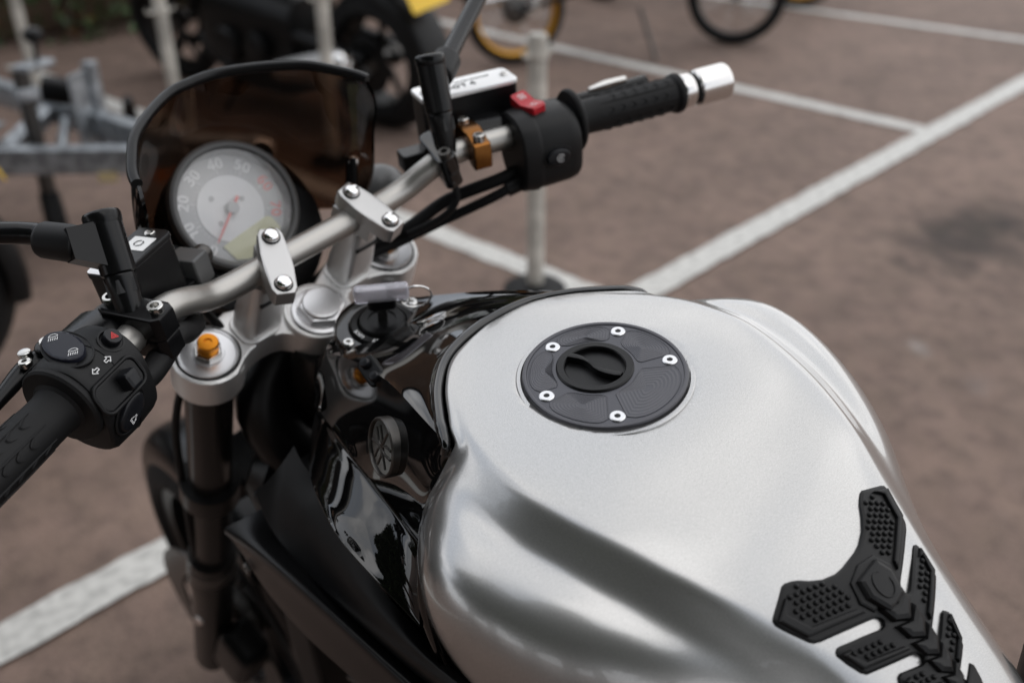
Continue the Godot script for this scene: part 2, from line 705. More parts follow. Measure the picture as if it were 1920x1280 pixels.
func tank(root: Node3D) -> void:
	var rows := []
	rows.append(row3([0, .050, .2135, .04, .050, .2205, .067, .050, .2405, .0875, .050, .265, .096, .050, .276, .1015, .048, .285, .106, .040, .282, .1145, .025, .277, .1235, .004, .269, .1265, -.025, .262, .127, -.06, .26, .125, -.115, .263, .098, -.24, .287]))
	rows.append(row3([0, .0600, .2165, .04, .0600, .2235, .068, .0600, .2435, .0890, .0600, .268, .0975, .0597, .279, .1035, .0575, .2885, .108, .048, .286, .1165, .032, .281, .126, .010, .273, .130, -.02, .266, .1305, -.06, .264, .128, -.115, .267, .10, -.24, .291]))
	rows.append(row3([0, .0630, .226, .04, .0628, .2325, .069, .0625, .252, .088, .0620, .276, .097, .0612, .289, .1045, .0582, .297, .112, .049, .2945, .121, .034, .288, .1315, .012, .280, .1375, -.02, .274, .138, -.06, .272, .133, -.115, .275, .101, -.24, .298]))
	rows.append(row3([0, .0648, .262, .04, .0648, .267, .072, .0643, .28, .091, .0636, .295, .101, .0622, .3035, .110, .0580, .309, .1205, .0492, .306, .1355, .036, .299, .1485, .012, .292, .153, -.02, .288, .150, -.06, .287, .139, -.115, .289, .104, -.24, .306]))
	rows.append(sec(.33, [0, .066, .04, .0658, .075, .0648, .097, .0632, .109, .0610, .1190, .0545, .1315, .0462, .150, .0425, .1695, .031, .179, .006, .176, -.038, .156, -.1, .108, -.24]))
	rows.append(sec(.37, [0, .063, .04, .0628, .075, .0617, .100, .0597, .1125, .0570, .1222, .0492, .1350, .0412, .154, .0385, .174, .029, .1865, .003, .183, -.042, .163, -.1, .106, -.24]))
	rows.append(sec(.42, [0, .052, .037, .0518, .07, .0505, .091, .0483, .1025, .0453, .1118, .0380, .1245, .0295, .143, .0260, .162, .0135, .177, -.014, .177, -.056, .16, -.11, .1, -.24]))
	rows.append(sec(.465, [0, .034, .032, .0337, .06, .0322, .077, .03, .0875, .027, .0958, .0198, .1075, .0105, .1255, .0040, .143, -.013, .157, -.041, .159, -.076, .145, -.125, .09, -.24]))
	rows.append(sec(.504, [0, .0085, .026, .0083, .047, .007, .060, .0050, .068, .0028, .076, -.002, .087, -.012, .1, -.0235, .1155, -.045, .13, -.075, .1355, -.106, .128, -.145, .08, -.24]))
	rows.append(sec(.534, [0, -.011, .02, -.0112, .037, -.0125, .048, -.0143, .0555, -.0165, .062, -.0205, .0735, -.032, .085, -.0455, .0995, -.07, .1115, -.1, .116, -.13, .112, -.16, .075, -.24]))
	rows.append(sec(.57, [0, -.04, .018, -.0402, .033, -.0415, .044, -.044, .0505, -.047, .0575, -.052, .068, -.064, .0785, -.078, .091, -.1, .1, -.126, .104, -.15, .1, -.176, .07, -.24]))
	rows.append(sec(.61, [0, -.077, .016, -.0774, .03, -.079, .041, -.0815, .0475, -.085, .053, -.0895, .063, -.101, .073, -.114, .082, -.131, .088, -.151, .09, -.17, .088, -.195, .065, -.245]))
	rows.append(sec(.65, [0, -.122, .015, -.1222, .028, -.124, .038, -.126, .0445, -.1292, .050, -.133, .059, -.143, .067, -.154, .075, -.168, .08, -.185, .082, -.2, .08, -.215, .062, -.25]))
	var body := loft(rows, 8, 6)
	var fine := mirror_rows(body)
	var even := relax(fine.slice(8), 5)
	fine = fine.slice(0, 8)
	fine.append_array(even)
	# the filler neck under the cap
	for r in fine:
		for j in r.size():
			var d := Vector2(r[j].x, r[j].z - .329).length()
			r[j].y -= .016 * clampf((.053 - d) / .008, 0.0, 1.0) if r[j].y > H0 + .03 else 0.0
	var t := put("fuel_tank", sheet(fine, V(0, -.1, .42)), M.silver_paint, root)
	t.set_meta("label", "metallic silver fuel tank with creased shoulders")
	# thin gasket strip round the front of the silver part, standing in front of it
	var path := PackedVector3Array()
	var half := row3([0, .0565, .2095, .04, .0565, .2165, .0695, .0565, .2365, .0915, .0565, .261, .0995, .0560, .272, .1060, .0535, .2815, .1085, .0470, .281])
	for k in range(half.size() - 1, 0, -1):
		path.append(Vector3(-half[k].x, half[k].y, half[k].z))
	path.append_array(half)
	put("gasket_strip", tube(spline(path, 6), [0.0026, 0.0042, 0.0042, 0.0042, 0.0042, 0.0042, 0.0026], 12), M.gloss_black, root)

func arc_panel(a0: float, a1: float, r0: float, r1: float, c0: Vector2, rc: float) -> PackedVector2Array:
	# sector between the lock ring and the rim, corners rounded by its own small arcs
	var o := PackedVector2Array()
	var n := 14
	for k in n + 1:
		var a := lerpf(a0, a1, float(k) / n)
		var e := 1.0 - pow(absf(2.0 * k / n - 1.0), 6.0) * 0.08
		o.append(Vector2(cos(a), sin(a)) * r1 * e)
	for k in n + 1:
		var a := lerpf(a1, a0, float(k) / n)
		var dir := Vector2(cos(a), sin(a))
		# distance to the offset lock circle along this direction
		var b := dir.dot(c0)
		var r := b + sqrt(maxf(0.0, b * b - c0.length_squared() + rc * rc))
		var e := 1.0 + pow(absf(2.0 * k / n - 1.0), 6.0) * 0.12
		o.append(dir * r * e)
	return o

func machined(o: PackedVector2Array, y: float, steps: int) -> ArrayMesh:
	var c := Vector2.ZERO
	for p in o:
		c += p
	c /= o.size()
	var rows := []
	for k in steps + 1:
		var f := 1.0 - float(k) / (steps + 1) * 0.93
		var row := PackedVector3Array()
		for p in o:
			var q := c + (p - c) * f
			row.append(Vector3(q.x, y + (0.0 if k % 2 == 0 else -0.00028), q.y))
		rows.append(row)
	var t := PackedVector3Array()
	grid(t, rows, true)
	fan(t, rows[-1])
	if (t[2] - t[0]).cross(t[1] - t[0]).y < 0.0:
		t = flipped(t)
	return solid(t, 4.0, false)

func fuel_cap(root: Node3D) -> void:
	var cap := Node3D.new()
	cap.name = "fuel_cap"
	root.add_child(cap, true)
	cap.transform = Transform3D(Basis(Vector3.RIGHT, 0.045), V(0, .0634, .3290))
	put("filler_flange", lathe([[.0600, -.012], [.0600, .0006], [.0594, .0012], [.0570, .0012], [.0564, .0004], [.0564, -.012]], 96), M.silver_paint, cap)
	var plate := lathe([[.0546, -.003], [.0556, .0006], [.0556, .0030], [.0550, .0041], [.0538, .0044], [.0527, .0040], [.0523, .0032], [.0523, -.003], [.0546, -.003]], 96, 25.0)
	put("cap_rim", plate, M.anodised_black, cap)
	var pr := [ring(.0524, .0033, 96), ring(.0255, .0033, 96), ring(.0255, -.004, 96)]
	for k in [1, 2]:
		for j in 96:
			pr[k][j] = pr[k][j] - Vector3(0, 0, .0085)
	var pt := PackedVector3Array()
	grid(pt, pr, true)
	if (pt[2] - pt[0]).cross(pt[1] - pt[0]).y < 0.0:
		pt = flipped(pt)
	put("cap_plate", solid(pt, 25.0, false), M.anodised_black, cap)
	var angs := [-26.5, 36.5, 131.6, 198.8, 268.7 - 0.0]
	var c0 := Vector2(0, -.0085)
	# bolts stand in between the panels
	for k in 5:
		var a := deg_to_rad(angs[k])
		var a2 := deg_to_rad(angs[(k + 1) % 5])
		if a2 < a:
			a2 += TAU
		var gap := 0.13
		var o := arc_panel(a + gap, a2 - gap, .03, .0508, c0, .0288)
		put("machined_panel", machined(o, .0036, 15), M.anodised_black, cap)
		# raised land round every pocket
		var edge := PackedVector3Array()
		for p in o:
			edge.append(Vector3(p.x, .0034, p.y))
		edge.append(edge[0])
		edge.append(edge[1])
		put("panel_border", tube(edge, [.00038], 6), M.anodised_black, cap)
		var s := Transform3D(Basis(Vector3.UP, rng.randf() * TAU), Vector3(cos(a) * .0452, .0026, sin(a) * .0452))
		put("screw", lathe([[.0052, 0], [.0052, .0013], [.0046, .0018], [.0021, .0018], [.0019, .0014], [.0019, .0004]], 28, 25.0), M.machined_metal, cap, s)
		put("screw_socket", cyl(.0020, .0015, 6), M.satin_black, cap, s)
	var lk := Transform3D(Basis(), Vector3(0, 0, -.0085))
	put("lock_ring", lathe([[.0264, .001], [.0264, .0040], [.0255, .0049], [.0212, .0049], [.0205, .0042], [.0200, -.006]], 64), M.satin_black, cap, lk)
	put("lock_dish", lathe([[.0202, -.0058], [.0200, -.0062], [.0105, -.0062], [.0100, -.0058], [.0092, -.0056], [.0004, -.0056]], 48, 20.0), M.satin_black, cap, lk)
	# S-shaped turn handle across the dish
	var o2 := PackedVector2Array()
	var up := [[-.0205, -.0030], [-.0165, -.0042], [-.0115, -.0040], [-.0065, -.0018], [-.002, .0008], [.003, .0018], [.009, .0012], [.0165, -.0002], [.0205, -.0012]]
	var dn := [[.0205, .0028], [.0165, .0044], [.0105, .0052], [.0055, .0050], [.0005, .0036], [-.004, .0010], [-.009, -.0004], [-.0135, -.0002], [-.0205, .0012]]
	for p in up:
		o2.append(Vector2(p[0], p[1]))
	for p in dn:
		o2.append(Vector2(p[0], p[1]))
	put("turn_handle", slab(o2, -.0058, .0062, .0006), M.satin_black, cap, Transform3D(Basis(Vector3.UP, -1.38), Vector3(0, 0, -.0085)))

func pad_outline(list: Array) -> PackedVector2Array:
	var p := PackedVector3Array()
	for q in list:
		p.append(Vector3(q[0], q[1], 0))
	var o := PackedVector2Array()
	for q in p:
		o.append(Vector2(q.x, q.y))
	return o

# a slab of rubber laid on the tank: outline in pad coordinates, from h0 to h1, edge bevel b
func pad_slab(o: PackedVector2Array, h0: float, h1: float, b: float) -> ArrayMesh:
	var m: ArrayMesh = slab(o, h0, h1, b, 25.0)
	# break long triangles so that the slab follows the tank
	var a := m.surface_get_arrays(0)
	var v: PackedVector3Array = a[Mesh.ARRAY_VERTEX]
	var t := PackedVector3Array()
	var stack := []
	for k in v.size() / 3:
		stack.append([v[3 * k], v[3 * k + 1], v[3 * k + 2], 0])
	while stack.size() > 0:
		var q: Array = stack.pop_back()
		var best := 0
		var l := 0.0
		for k in 3:
			var d: float = q[k].distance_to(q[(k + 1) % 3])
			if d > l:
				l = d
				best = k
		if l > 0.014 and q[3] < 7:
			var mid: Vector3 = (q[best] + q[(best + 1) % 3]) / 2.0
			stack.append([q[best], mid, q[(best + 2) % 3], q[3] + 1])
			stack.append([mid, q[(best + 1) % 3], q[(best + 2) % 3], q[3] + 1])
		else:
			for k in 3:
				t.append(on_pad(q[k].x, q[k].z, q[k].y))
	return solid(t, 22.0, false)

func mirrored(o: PackedVector2Array) -> PackedVector2Array:
	var r := PackedVector2Array()
	for k in range(o.size() - 1, -1, -1):
		r.append(Vector2(-o[k].x, o[k].y))
	return r

func tank_pad(root: Node3D) -> void:
	var pad := Node3D.new()
	pad.name = "tank_pad"
	root.add_child(pad, true)
	pad.set_meta("label", "black rubber spine-shaped tank pad with studs")
	# right half, from the middle of the front edge round to the tail
	var h := [[0.0, .0912], [.0075, .0912], [.0144, .0902], [.024, .0865], [.0312, .0815], [.0368, .0762], [.0405, .0738], [.0452, .0716], [.0482, .0714], [.0650, .0787], [.0676, .0805], [.0680, .0836], [.0660, .0890], [.0592, .1035], [.0570, .1062], [.0530, .1085], [.0200, .1212], [.0160, .1230], [.0138, .1252], [.0134, .1275], [.0150, .1292], [.0180, .1292],
		[.0455, .1172], [.0482, .1165], [.0508, .1175], [.0520, .1198], [.0500, .1280], [.0470, .1362], [.0445, .1395], [.0150, .1515], [.0105, .1535], [.0082, .1560], [.0080, .1580], [.0095, .1602], [.0120, .1600], [.0270, .1532], [.0300, .1535], [.0322, .1562], [.0318, .1590], [.0262, .1715], [.0235, .1752], [.0090, .1812], [.0062, .1838], [.0058, .186], [.008, .1885], [.0195, .184], [.0215, .187], [.0200, .196], [.0150, .206], [.006, .218], [0.0, .222]]
	var o := PackedVector2Array()
	for p in h:
		o.append(Vector2(p[0], p[1]))
	for k in range(h.size() - 2, 0, -1):
		o.append(Vector2(-h[k][0], h[k][1]))
	put("pad_base", pad_slab(o, 0.0, .0032, .0022), M.pad_rubber, pad)
	# raised ledges along the outer edges of each wing
	var ledges := [[[.0525, .0772], [.0655, .0830], [.0578, .1008], [.0200, .1160], [.0225, .1112], [.0520, .0985], [.0585, .0838]],
		[[.0425, .1228], [.0495, .1205], [.0448, .1352], [.0130, .1482], [.0150, .1445], [.0405, .1332], [.0452, .1240]],
		[[.0255, .1580], [.0300, .1568], [.0238, .1705], [.0095, .1765], [.0100, .1738], [.0210, .1688]]]
	for l in ledges:
		var p := PackedVector2Array()
		for q in l:
			p.append(Vector2(q[0], q[1]))
		put("ledge", pad_slab(p, .0028, .0056, .0014), M.pad_rubber, pad)
		put("ledge", pad_slab(mirrored(p), .0028, .0056, .0014), M.pad_rubber, pad)
	# hexagonal boss with its shallow recess, and the vertebrae behind it
	var hex := PackedVector2Array([Vector2(-.0105, .1015), Vector2(.0105, .1015), Vector2(.0140, .1120), Vector2(.0085, .1262), Vector2(-.0085, .1262), Vector2(-.0140, .1120)])
	put("boss", pad_slab(hex, .0028, .0088, .0030), M.pad_rubber, pad)
	var rec := circle(.0064, 20, Vector2(0, .1130), .0078)
	var rim := PackedVector3Array()
	for k in rec.size() - 2:
		rim.append(on_pad(rec[k].x, rec[k].y, .0090))
	put("boss_rim", tube(rim, [.0003, .0006, .0006, .0006, .0003], 6), M.pad_rubber, pad)
	var s := .1275
	for k in 7:
		var w := .0118 - k * .0010
		var v := PackedVector2Array([Vector2(0, s - .002), Vector2(w, s - .0065), Vector2(w * .82, s + .0040), Vector2(0, s + .0105), Vector2(-w * .82, s + .0040), Vector2(-w, s - .0065)])
		put("vertebra", pad_slab(v, .0026, .0078 - k * .0003, .0034), M.pad_rubber, pad)
		s += .0128
	var collar := PackedVector2Array([Vector2(0, .0962), Vector2(.0135, .0995), Vector2(.0190, .1110), Vector2(.0150, .1200), Vector2(-.0150, .1200), Vector2(-.0190, .1110), Vector2(-.0135, .0995)])
	put("boss_collar", pad_slab(collar, .0028, .0050, .0016), M.pad_rubber, pad)
	# studs
	var stud := lathe([[.0017, 0], [.00165, .0007], [.0013, .0014], [.0006, .00175], [.00005, .0018]], 10, 60.0)
	var fields := [PackedVector2Array([Vector2(.0195, .0915), Vector2(.0262, .0888), Vector2(.0415, .0768), Vector2(.0472, .0765), Vector2(.0555, .0842), Vector2(.0502, .0965), Vector2(.0225, .1085), Vector2(.0190, .1010)]),
		PackedVector2Array([Vector2(.0225, .1330), Vector2(.0455, .1220), Vector2(.0430, .1290), Vector2(.0390, .1330), Vector2(.0160, .1430)]),
		PackedVector2Array([Vector2(.0130, .1640), Vector2(.0270, .1570), Vector2(.0260, .1610), Vector2(.0200, .1680), Vector2(.0110, .1720)])]
	var ax := Vector2(.93, -.37)
	var ay := Vector2(.37, .93)
	for side in [1.0, -1.0]:
		for f in fields:
			for i in range(-40, 40):
				for j in range(-40, 40):
					var q := Vector2(.03, .1) + ax * (i * .0047 + (j % 2) * .00235) + ay * (j * .0041)
					if Geometry2D.is_point_in_polygon(q, f):
						var a := on_pad(q.x * side, q.y, .0031)
						var n := on_pad(q.x * side, q.y, .0131) - a
						put("stud", stud, M.pad_rubber, pad, fr(a, n))

func sub(called: String, parent: Node3D, t := Transform3D()) -> Node3D:
	var o := Node3D.new()
	o.name = numbered(called, parent)
	parent.add_child(o, true)
	o.transform = t
	return o

func pts(a: Array) -> PackedVector2Array:
	var o := PackedVector2Array()
	for p in a:
		o.append(Vector2(p[0], p[1]))
	return o

# frame of a handlebar grip: X towards the bike's right along the bar, Y up, Z towards the rider
func bar_frame(side: float, s: float) -> Transform3D:
	var a := Vector3(.9238, -.0301 * side, .3816 * side)
	var o := Vector3(.195 * side, .09, .048)
	if side < 0:
		o = Vector3(-.19, .09, .046)
	var f := fr(V(o.x, o.y, o.z) + a * s * side, Vector3.UP, a)
	# keep X exactly along the bar
	var x := a.normalized()
	var z := x.cross(Vector3.UP).normalized()
	f.basis = Basis(x, z.cross(x), z)
	return f

func handlebar(root: Node3D) -> void:
	var half := [[0.0, .065, .0085], [.05, .065, .0085], [.085, .0652, .0088], [.108, .0695, .0125], [.128, .0805, .0215], [.147, .0885, .0295], [.17, .0905, .0375], [.195, .09, .048], [.26, .088, .0748], [.42, .083, .141]]
	var p := PackedVector3Array()
	for k in range(half.size() - 1, 0, -1):
		p.append(V(-half[k][0], half[k][1], half[k][2]))
	for q in half:
		p.append(V(q[0], q[1], q[2]))
	put("handlebar", tube(spline(p, 7), [.0111], 28), M.bar_metal, root)
	# two clamps over the bar: bolts front and rear
	var cl := [[V(-.0386, .0895, .0116), V(-.0593, .068, .0484)], [V(.0507, .0895, .0085), V(.0594, .068, .0448)]]
	for c in cl:
		var f: Vector3 = c[0]
		var b: Vector3 = c[1]
		var z := (b - f).normalized()
		var n := Vector3(0, .862, .506)
		var x := (n.cross(z)).normalized()
		n = z.cross(x).normalized()
		var t := Transform3D(Basis(x, n, z), (f + b) / 2.0)
		var g := sub("bar_clamp", root, t)
		var half_l := f.distance_to(b) / 2.0
		var o := pts([[-.0105, -half_l - .004], [-.0075, -half_l - .0095], [.0075, -half_l - .0095], [.0105, -half_l - .004], [.0125, -.008], [.0125, .008], [.0105, half_l + .004], [.0075, half_l + .0095], [-.0075, half_l + .0095], [-.0105, half_l + .004], [-.0125, .008], [-.0125, -.008]])
		# upper half: a cap whose underside follows the bar
		var side := PackedVector2Array()
		var L := half_l + .0095
		side = pts([[-L, -.0105], [-L + .002, -.003], [-L + .007, .0005], [L - .007, .0005], [L - .002, -.003], [L, -.0105], [L, -.0155], [.0045, -.0155], [.0045, -.0155], [-L, -.0155]])
		put("clamp_cap", slab(o, -.0150, .0008, .0022, 32.0), M.clamp_metal, g)
		# lower half of the clamp
		var o2 := inset(o, .0006)
		put("clamp_base", slab(pts([[-.0112, -.0300], [.0112, -.0300], [.0118, -.010], [.0112, .0110], [-.0112, .0110], [-.0118, -.010]]), -.0300, -.0158, .0015, 32.0), M.clamp_metal, g)
		for e in [-half_l, half_l]:
			var bt := Transform3D(Basis(), Vector3(0, .0006, e))
			put("bolt", lathe([[.0066, 0], [.0068, .0010], [.0068, .0030], [.0062, .0046], [.0045, .0058], [.002, .0063], [.0001, .0064]], 32, 50.0), M.chrome, g, bt)
			put("bolt_seat", lathe([[.0078, -.0004], [.0078, .0004], [.0070, .0005]], 32), M.satin_black, g, bt)
		# riser: a broad foot on the yoke that carries the bar
		var bc := V(-.0500 if f.x < 0 else .0570, .065, .0085)
		var foot_rows := []
		for q in [[.084, 1.0], [.080, 1.06], [.060, 1.04], [.030, .92], [.008, .86]]:
			var c0: Vector3 = bc - Vector3(0, .862, .506) * (q[0] + .002)
			var r := PackedVector3Array()
			for v in rrect(.036 * q[1], .030 * q[1], .009, 4):
				r.append(c0 + Vector3(v.x, 0, 0) + Vector3(0, -.506, .862) * v.y)
			foot_rows.append(r)
		var tt := PackedVector3Array()
		grid(tt, foot_rows, true)
		fan(tt, foot_rows[4])
		put("riser", solid(tt, 32.0), M.cast_metal, root)
		put("riser_slot", box(.024, .004, .003, .0006), M.satin_black, root, Transform3D(Basis(Vector3.RIGHT, Vector3(0, .862, .506), Vector3(0, -.506, .862)), bc - Vector3(0, .862, .506) * .034 + Vector3(0, -.506, .862) * .0140))

func yoke(root: Node3D) -> void:
	var y := sub("top_yoke", root)
	# square to the raked steering axis; outline seen along that axis: fork eyes left and right, boss in the middle
	var axis := Vector3(0, .8988, .4384)
	var rake := fr(V(0, 0, 0) - axis * .0212, axis)
	var right := []
	var c := Vector2(.104, -.025)
	for k in range(0, 16):
		var a := deg_to_rad(-128 + k * 15.5)
		right.append(c + Vector2(cos(a), sin(a)) * .0325)
	var o := PackedVector2Array()
	for v in [Vector2(.02, -.033), Vector2(.045, -.047), Vector2(.066, -.0545)]:
		o.append(v)
	for v in right:
		o.append(v)
	for v in [Vector2(.083, -.0020), Vector2(.073, -.0060), Vector2(.060, -.0085), Vector2(.048, -.0078), Vector2(.039, -.0045), Vector2(.0325, .0020), Vector2(.0290, .0095), Vector2(.0230, .0175), Vector2(.0140, .0245), Vector2(0, .0275)]:
		o.append(v)
	for k in range(o.size() - 2, -1, -1):
		o.append(Vector2(-o[k].x, o[k].y))
	put("yoke_plate", slab(o, -.030, -.0005, .0030, 30.0, true), M.cast_metal, y, rake)
	put("boss", lathe([[.0318, -.004], [.0318, .0040], [.0308, .0056], [.0285, .0060], [.0280, .0052], [.015, .0052]], 64, 25.0), M.cast_metal, y, rake * Transform3D(Basis(), Vector3(0, 0, -.003)))
	# raised pads where the risers stand
	for s in [-1.0, 1.0]:
		put("riser_pad", slab(rrect(.040, .036, .012, 5), -.002, .0022, .0012), M.cast_metal, y, rake * Transform3D(Basis(), Vector3(.0540 * s, 0, -.026)))
	var nt := sub("stem_nut", root, rake * Transform3D(Basis(), Vector3(0, .0055, 0)))
	put("washer", lathe([[.0268, .001], [.0268, .0026], [.0260, .0034], [.0225, .0038], [.0222, .0046], [.015, .0046]], 64, 25.0), M.machined_metal, nt)
	put("hexagon", slab(circle(.0218, 6, Vector2.ZERO), .0046, .0118, .0020, 20.0), M.machined_metal, nt, Transform3D(Basis(Vector3.UP, .50), Vector3.ZERO))
	put("crown", lathe([[.0176, .010], [.0175, .0140], [.0168, .0152], [.0155, .0156], [.0004, .0156]], 64, 25.0), M.machined_metal, nt)
	# forks, raked 26 degrees
	var ax := -axis
	for s in [-1.0, 1.0]:
		var top := rake * Vector3(.104 * s, .0018, -.025)
		var cap := sub("fork_cap", root, fr(top, axis))
		put("cap_disc", lathe([[.0262, -.010], [.0262, -.0012], [.0255, -.0002], [.0235, .0000], [.0232, -.0008], [.0140, -.0008], [.0136, .0006], [.012, .0006]], 64, 25.0), M.machined_metal, cap)
		put("groove", lathe([[.0283, -.006], [.0283, -.0022], [.0264, -.0022]], 48), M.satin_black, cap)
		put("hexagon", slab(circle(.0125, 6), -.001, .0052, .001, 20.0), M.steel, cap)
		put("adjuster", lathe([[.0092, .004], [.0092, .0082], [.0082, .0090], [.0080, .0105], [.0092, .0112], [.0092, .0152], [.0084, .0165], [.0035, .0165], [.0030, .0150], [.0004, .0150]], 40, 25.0), M.gold_anodised, cap)
		var f := sub("fork_leg", root, Transform3D(Basis(Vector3.RIGHT.cross(-ax).normalized() * 0.0 + Vector3.RIGHT, -ax, Vector3.RIGHT.cross(-ax)), top))
		put("stanchion", cyl(.0222, .55, 40), M.fork_dark, f, Transform3D(Basis(), Vector3(0, -.56, 0)))
		put("eye_skirt", lathe([[.0312, -.010], [.0322, -.012], [.0322, -.036], [.0300, -.039], [.0225, -.039]], 48), M.cast_metal, f)
		put("lower_clamp", lathe([[.0224, -.232], [.0310, -.232], [.0318, -.234], [.0318, -.264], [.0300, -.268], [.0224, -.268]], 48), M.satin_black, f)
		put("slider", lathe([[.0224, -.42], [.0285, -.42], [.0290, -.425], [.0290, -.50], [.0265, -.505], [.0265, -.78], [.022, -.80]], 40), M.fork_dark, f)
		put("reflector_band", lathe([[.0296, -.438], [.0302, -.440], [.0302, -.462], [.0296, -.464]], 40), M.dark_steel, f)
	# lower yoke
	var lo := pts([[-.104, -.028], [.104, -.028], [.112, 0], [.104, .028], [.03, .036], [-.03, .036], [-.104, .028], [-.112, 0]])
	put("lower_yoke", slab(lo, -.018, .018, .005, 30.0, true), M.satin_black, root, fr(V(0, -.232, -.145), Vector3(0, .9, .43)))
	put("steering_head", tube(PackedVector3Array([V(0, -.045, -.010), V(0, -.225, -.098)]), [.032, .032], 28), M.fork_dark, root)
	put("head_gusset", box(.045, .040, .040, .006), M.cast_metal, root, fr(V(.004, -.092, .020), Vector3(.1, .9, .43)))
	# frame spar beside the headstock, on each side
	for s in [-1.0, 1.0]:
		var sp := spline(PackedVector3Array([V(.012 * s, -.055, .022), V(.034 * s, -.075, .05), V(.07 * s, -.14, .12), V(.105 * s, -.22, .24), V(.12 * s, -.33, .42)]), 6)
		put("frame_spar", tube(sp, [.022, .024, .024, .026], 18, 1.25), M.satin_black, root)

func gauge(root: Node3D) -> void:
	var c := V(0, .067, -.107)
	var g := sub("speedometer", root)
	# Y of this frame looks at the rider, Z points down the dial
	var n := Vector3(-.06, .52, .85).normalized()
	var x := (Vector3.RIGHT - n * n.x).normalized()
	g.transform = Transform3D(Basis(x, n, x.cross(n)), c - n * .008)
	put("case", lathe([[.020, -.075], [.040, -.068], [.056, -.05], [.0615, -.02], [.0620, -.004], [.0600, .001], [.0525, .0005], [.0522, -.0072], [.0004, -.0074]], 72), M.satin_black, g)
	put("bezel", lathe([[.0605, -.004], [.0614, .0105], [.0602, .0135], [.0577, .0148], [.0550, .0142], [.0536, .0115], [.0530, .0100], [.0560, .0090], [.0560, -.004], [.0605, -.004]], 96), M.bezel_grey, g)
	put("inner_wall", lathe([[.0545, .0102], [.0533, .0100], [.0516, -.0062], [.0545, -.0062], [.0545, .0102]], 72), M.satin_black, g)
	put("dial_face", lathe([[.0514, -.0068], [.0514, -.0060], [.0004, -.0060]], 72), M.dial_grey, g)
	put("inner_disc", lathe([[.0322, -.0060], [.0320, -.0050], [.0312, -.0046], [.0004, -.0046]], 64), M.dial_pale, g)
	var cc := circle(.0365, 40)
	# the liquid-crystal window low on the dial
	var lcd := pts([[-.026, .0275], [.027, .0205], [.031, .0235], [.0335, .0355], [.025, .0445], [.010, .0490], [-.010, .0490], [-.0205, .0440]])
	put("lcd_window", slab(lcd, -.0062, -.0038, .0004), M.lcd, g)
	# numbers round the rim
	var lab := ["0", "10", "20", "30", "40", "50", "60", "70", "80"]
	for k in 8:
		var a := deg_to_rad(143.0 + k * 34.5)
		var dir := Vector3(cos(a), 0, sin(a))
		var m := words(lab[k], .0105)
		var b := Basis(Vector3(1, 0, 0), Vector3(0, 0, -1), Vector3(0, 1, 0))
		b = Basis(Vector3.UP, -(a + PI / 2)) * b
		put("dial_number", m, M.grey_print if k < 6 else M.needle_red, g, Transform3D(b, dir * .0438 + Vector3(0, -.0057, 0)))
		put("tick", box(.0007, .0003, .0052, .0001), M.grey_print, g, Transform3D(Basis(Vector3.UP, -(a + PI / 2)), dir * .0362 + Vector3(0, -.0060, 0)))
	for k in 40:
		var a := deg_to_rad(143.0 + k * 6.9)
		put("tick", box(.0004, .0003, .0022, .0001), M.grey_print, g, Transform3D(Basis(Vector3.UP, -(a + PI / 2)), Vector3(cos(a) * .0350, -.0060, sin(a) * .0350)))
	# warning lamps on the inner disc
	for q in [[-.012, -.016], [.014, -.004], [-.016, .008]]:
		put("warning_lamp", cyl(.0026, .0006, 20), M.dial_grey, g, Transform3D(Basis(), Vector3(q[0], -.0046, q[1])))
	var a0 := deg_to_rad(143.0)
	var nd := pts([[-.012, -.0016], [.036, -.0007], [.038, 0], [.036, .0007], [-.012, .0016]])
	put("needle", slab(nd, 0, .0008, .0002), M.needle_red, g, Transform3D(Basis(Vector3.UP, -a0), Vector3(0, .0005, 0)))
	put("needle_hub", lathe([[.0062, -.0046], [.0060, .0012], [.0050, .0022], [.0004, .0022]], 32), M.dial_grey, g)
	put("glass", lathe([[.0534, .0105], [.0400, .0122], [.0200, .0132], [.0004, .0136]], 64, 60.0), M.clear, g)
	put("gauge_cowl", lathe([[.02, -.095], [.062, -.085], [.080, -.06], [.084, -.035], [.080, -.022], [.06, -.018]], 56, 40.0), M.satin_black, g, Transform3D(Basis(), Vector3(.008, 0, .022)))
	for q in [[-.066, .016], [.056, -.034]]:
		put("mount_lug", cyl(.0105, .018, 24, .002), M.satin_black, g, Transform3D(Basis(), Vector3(q[0], -.020, q[1])))

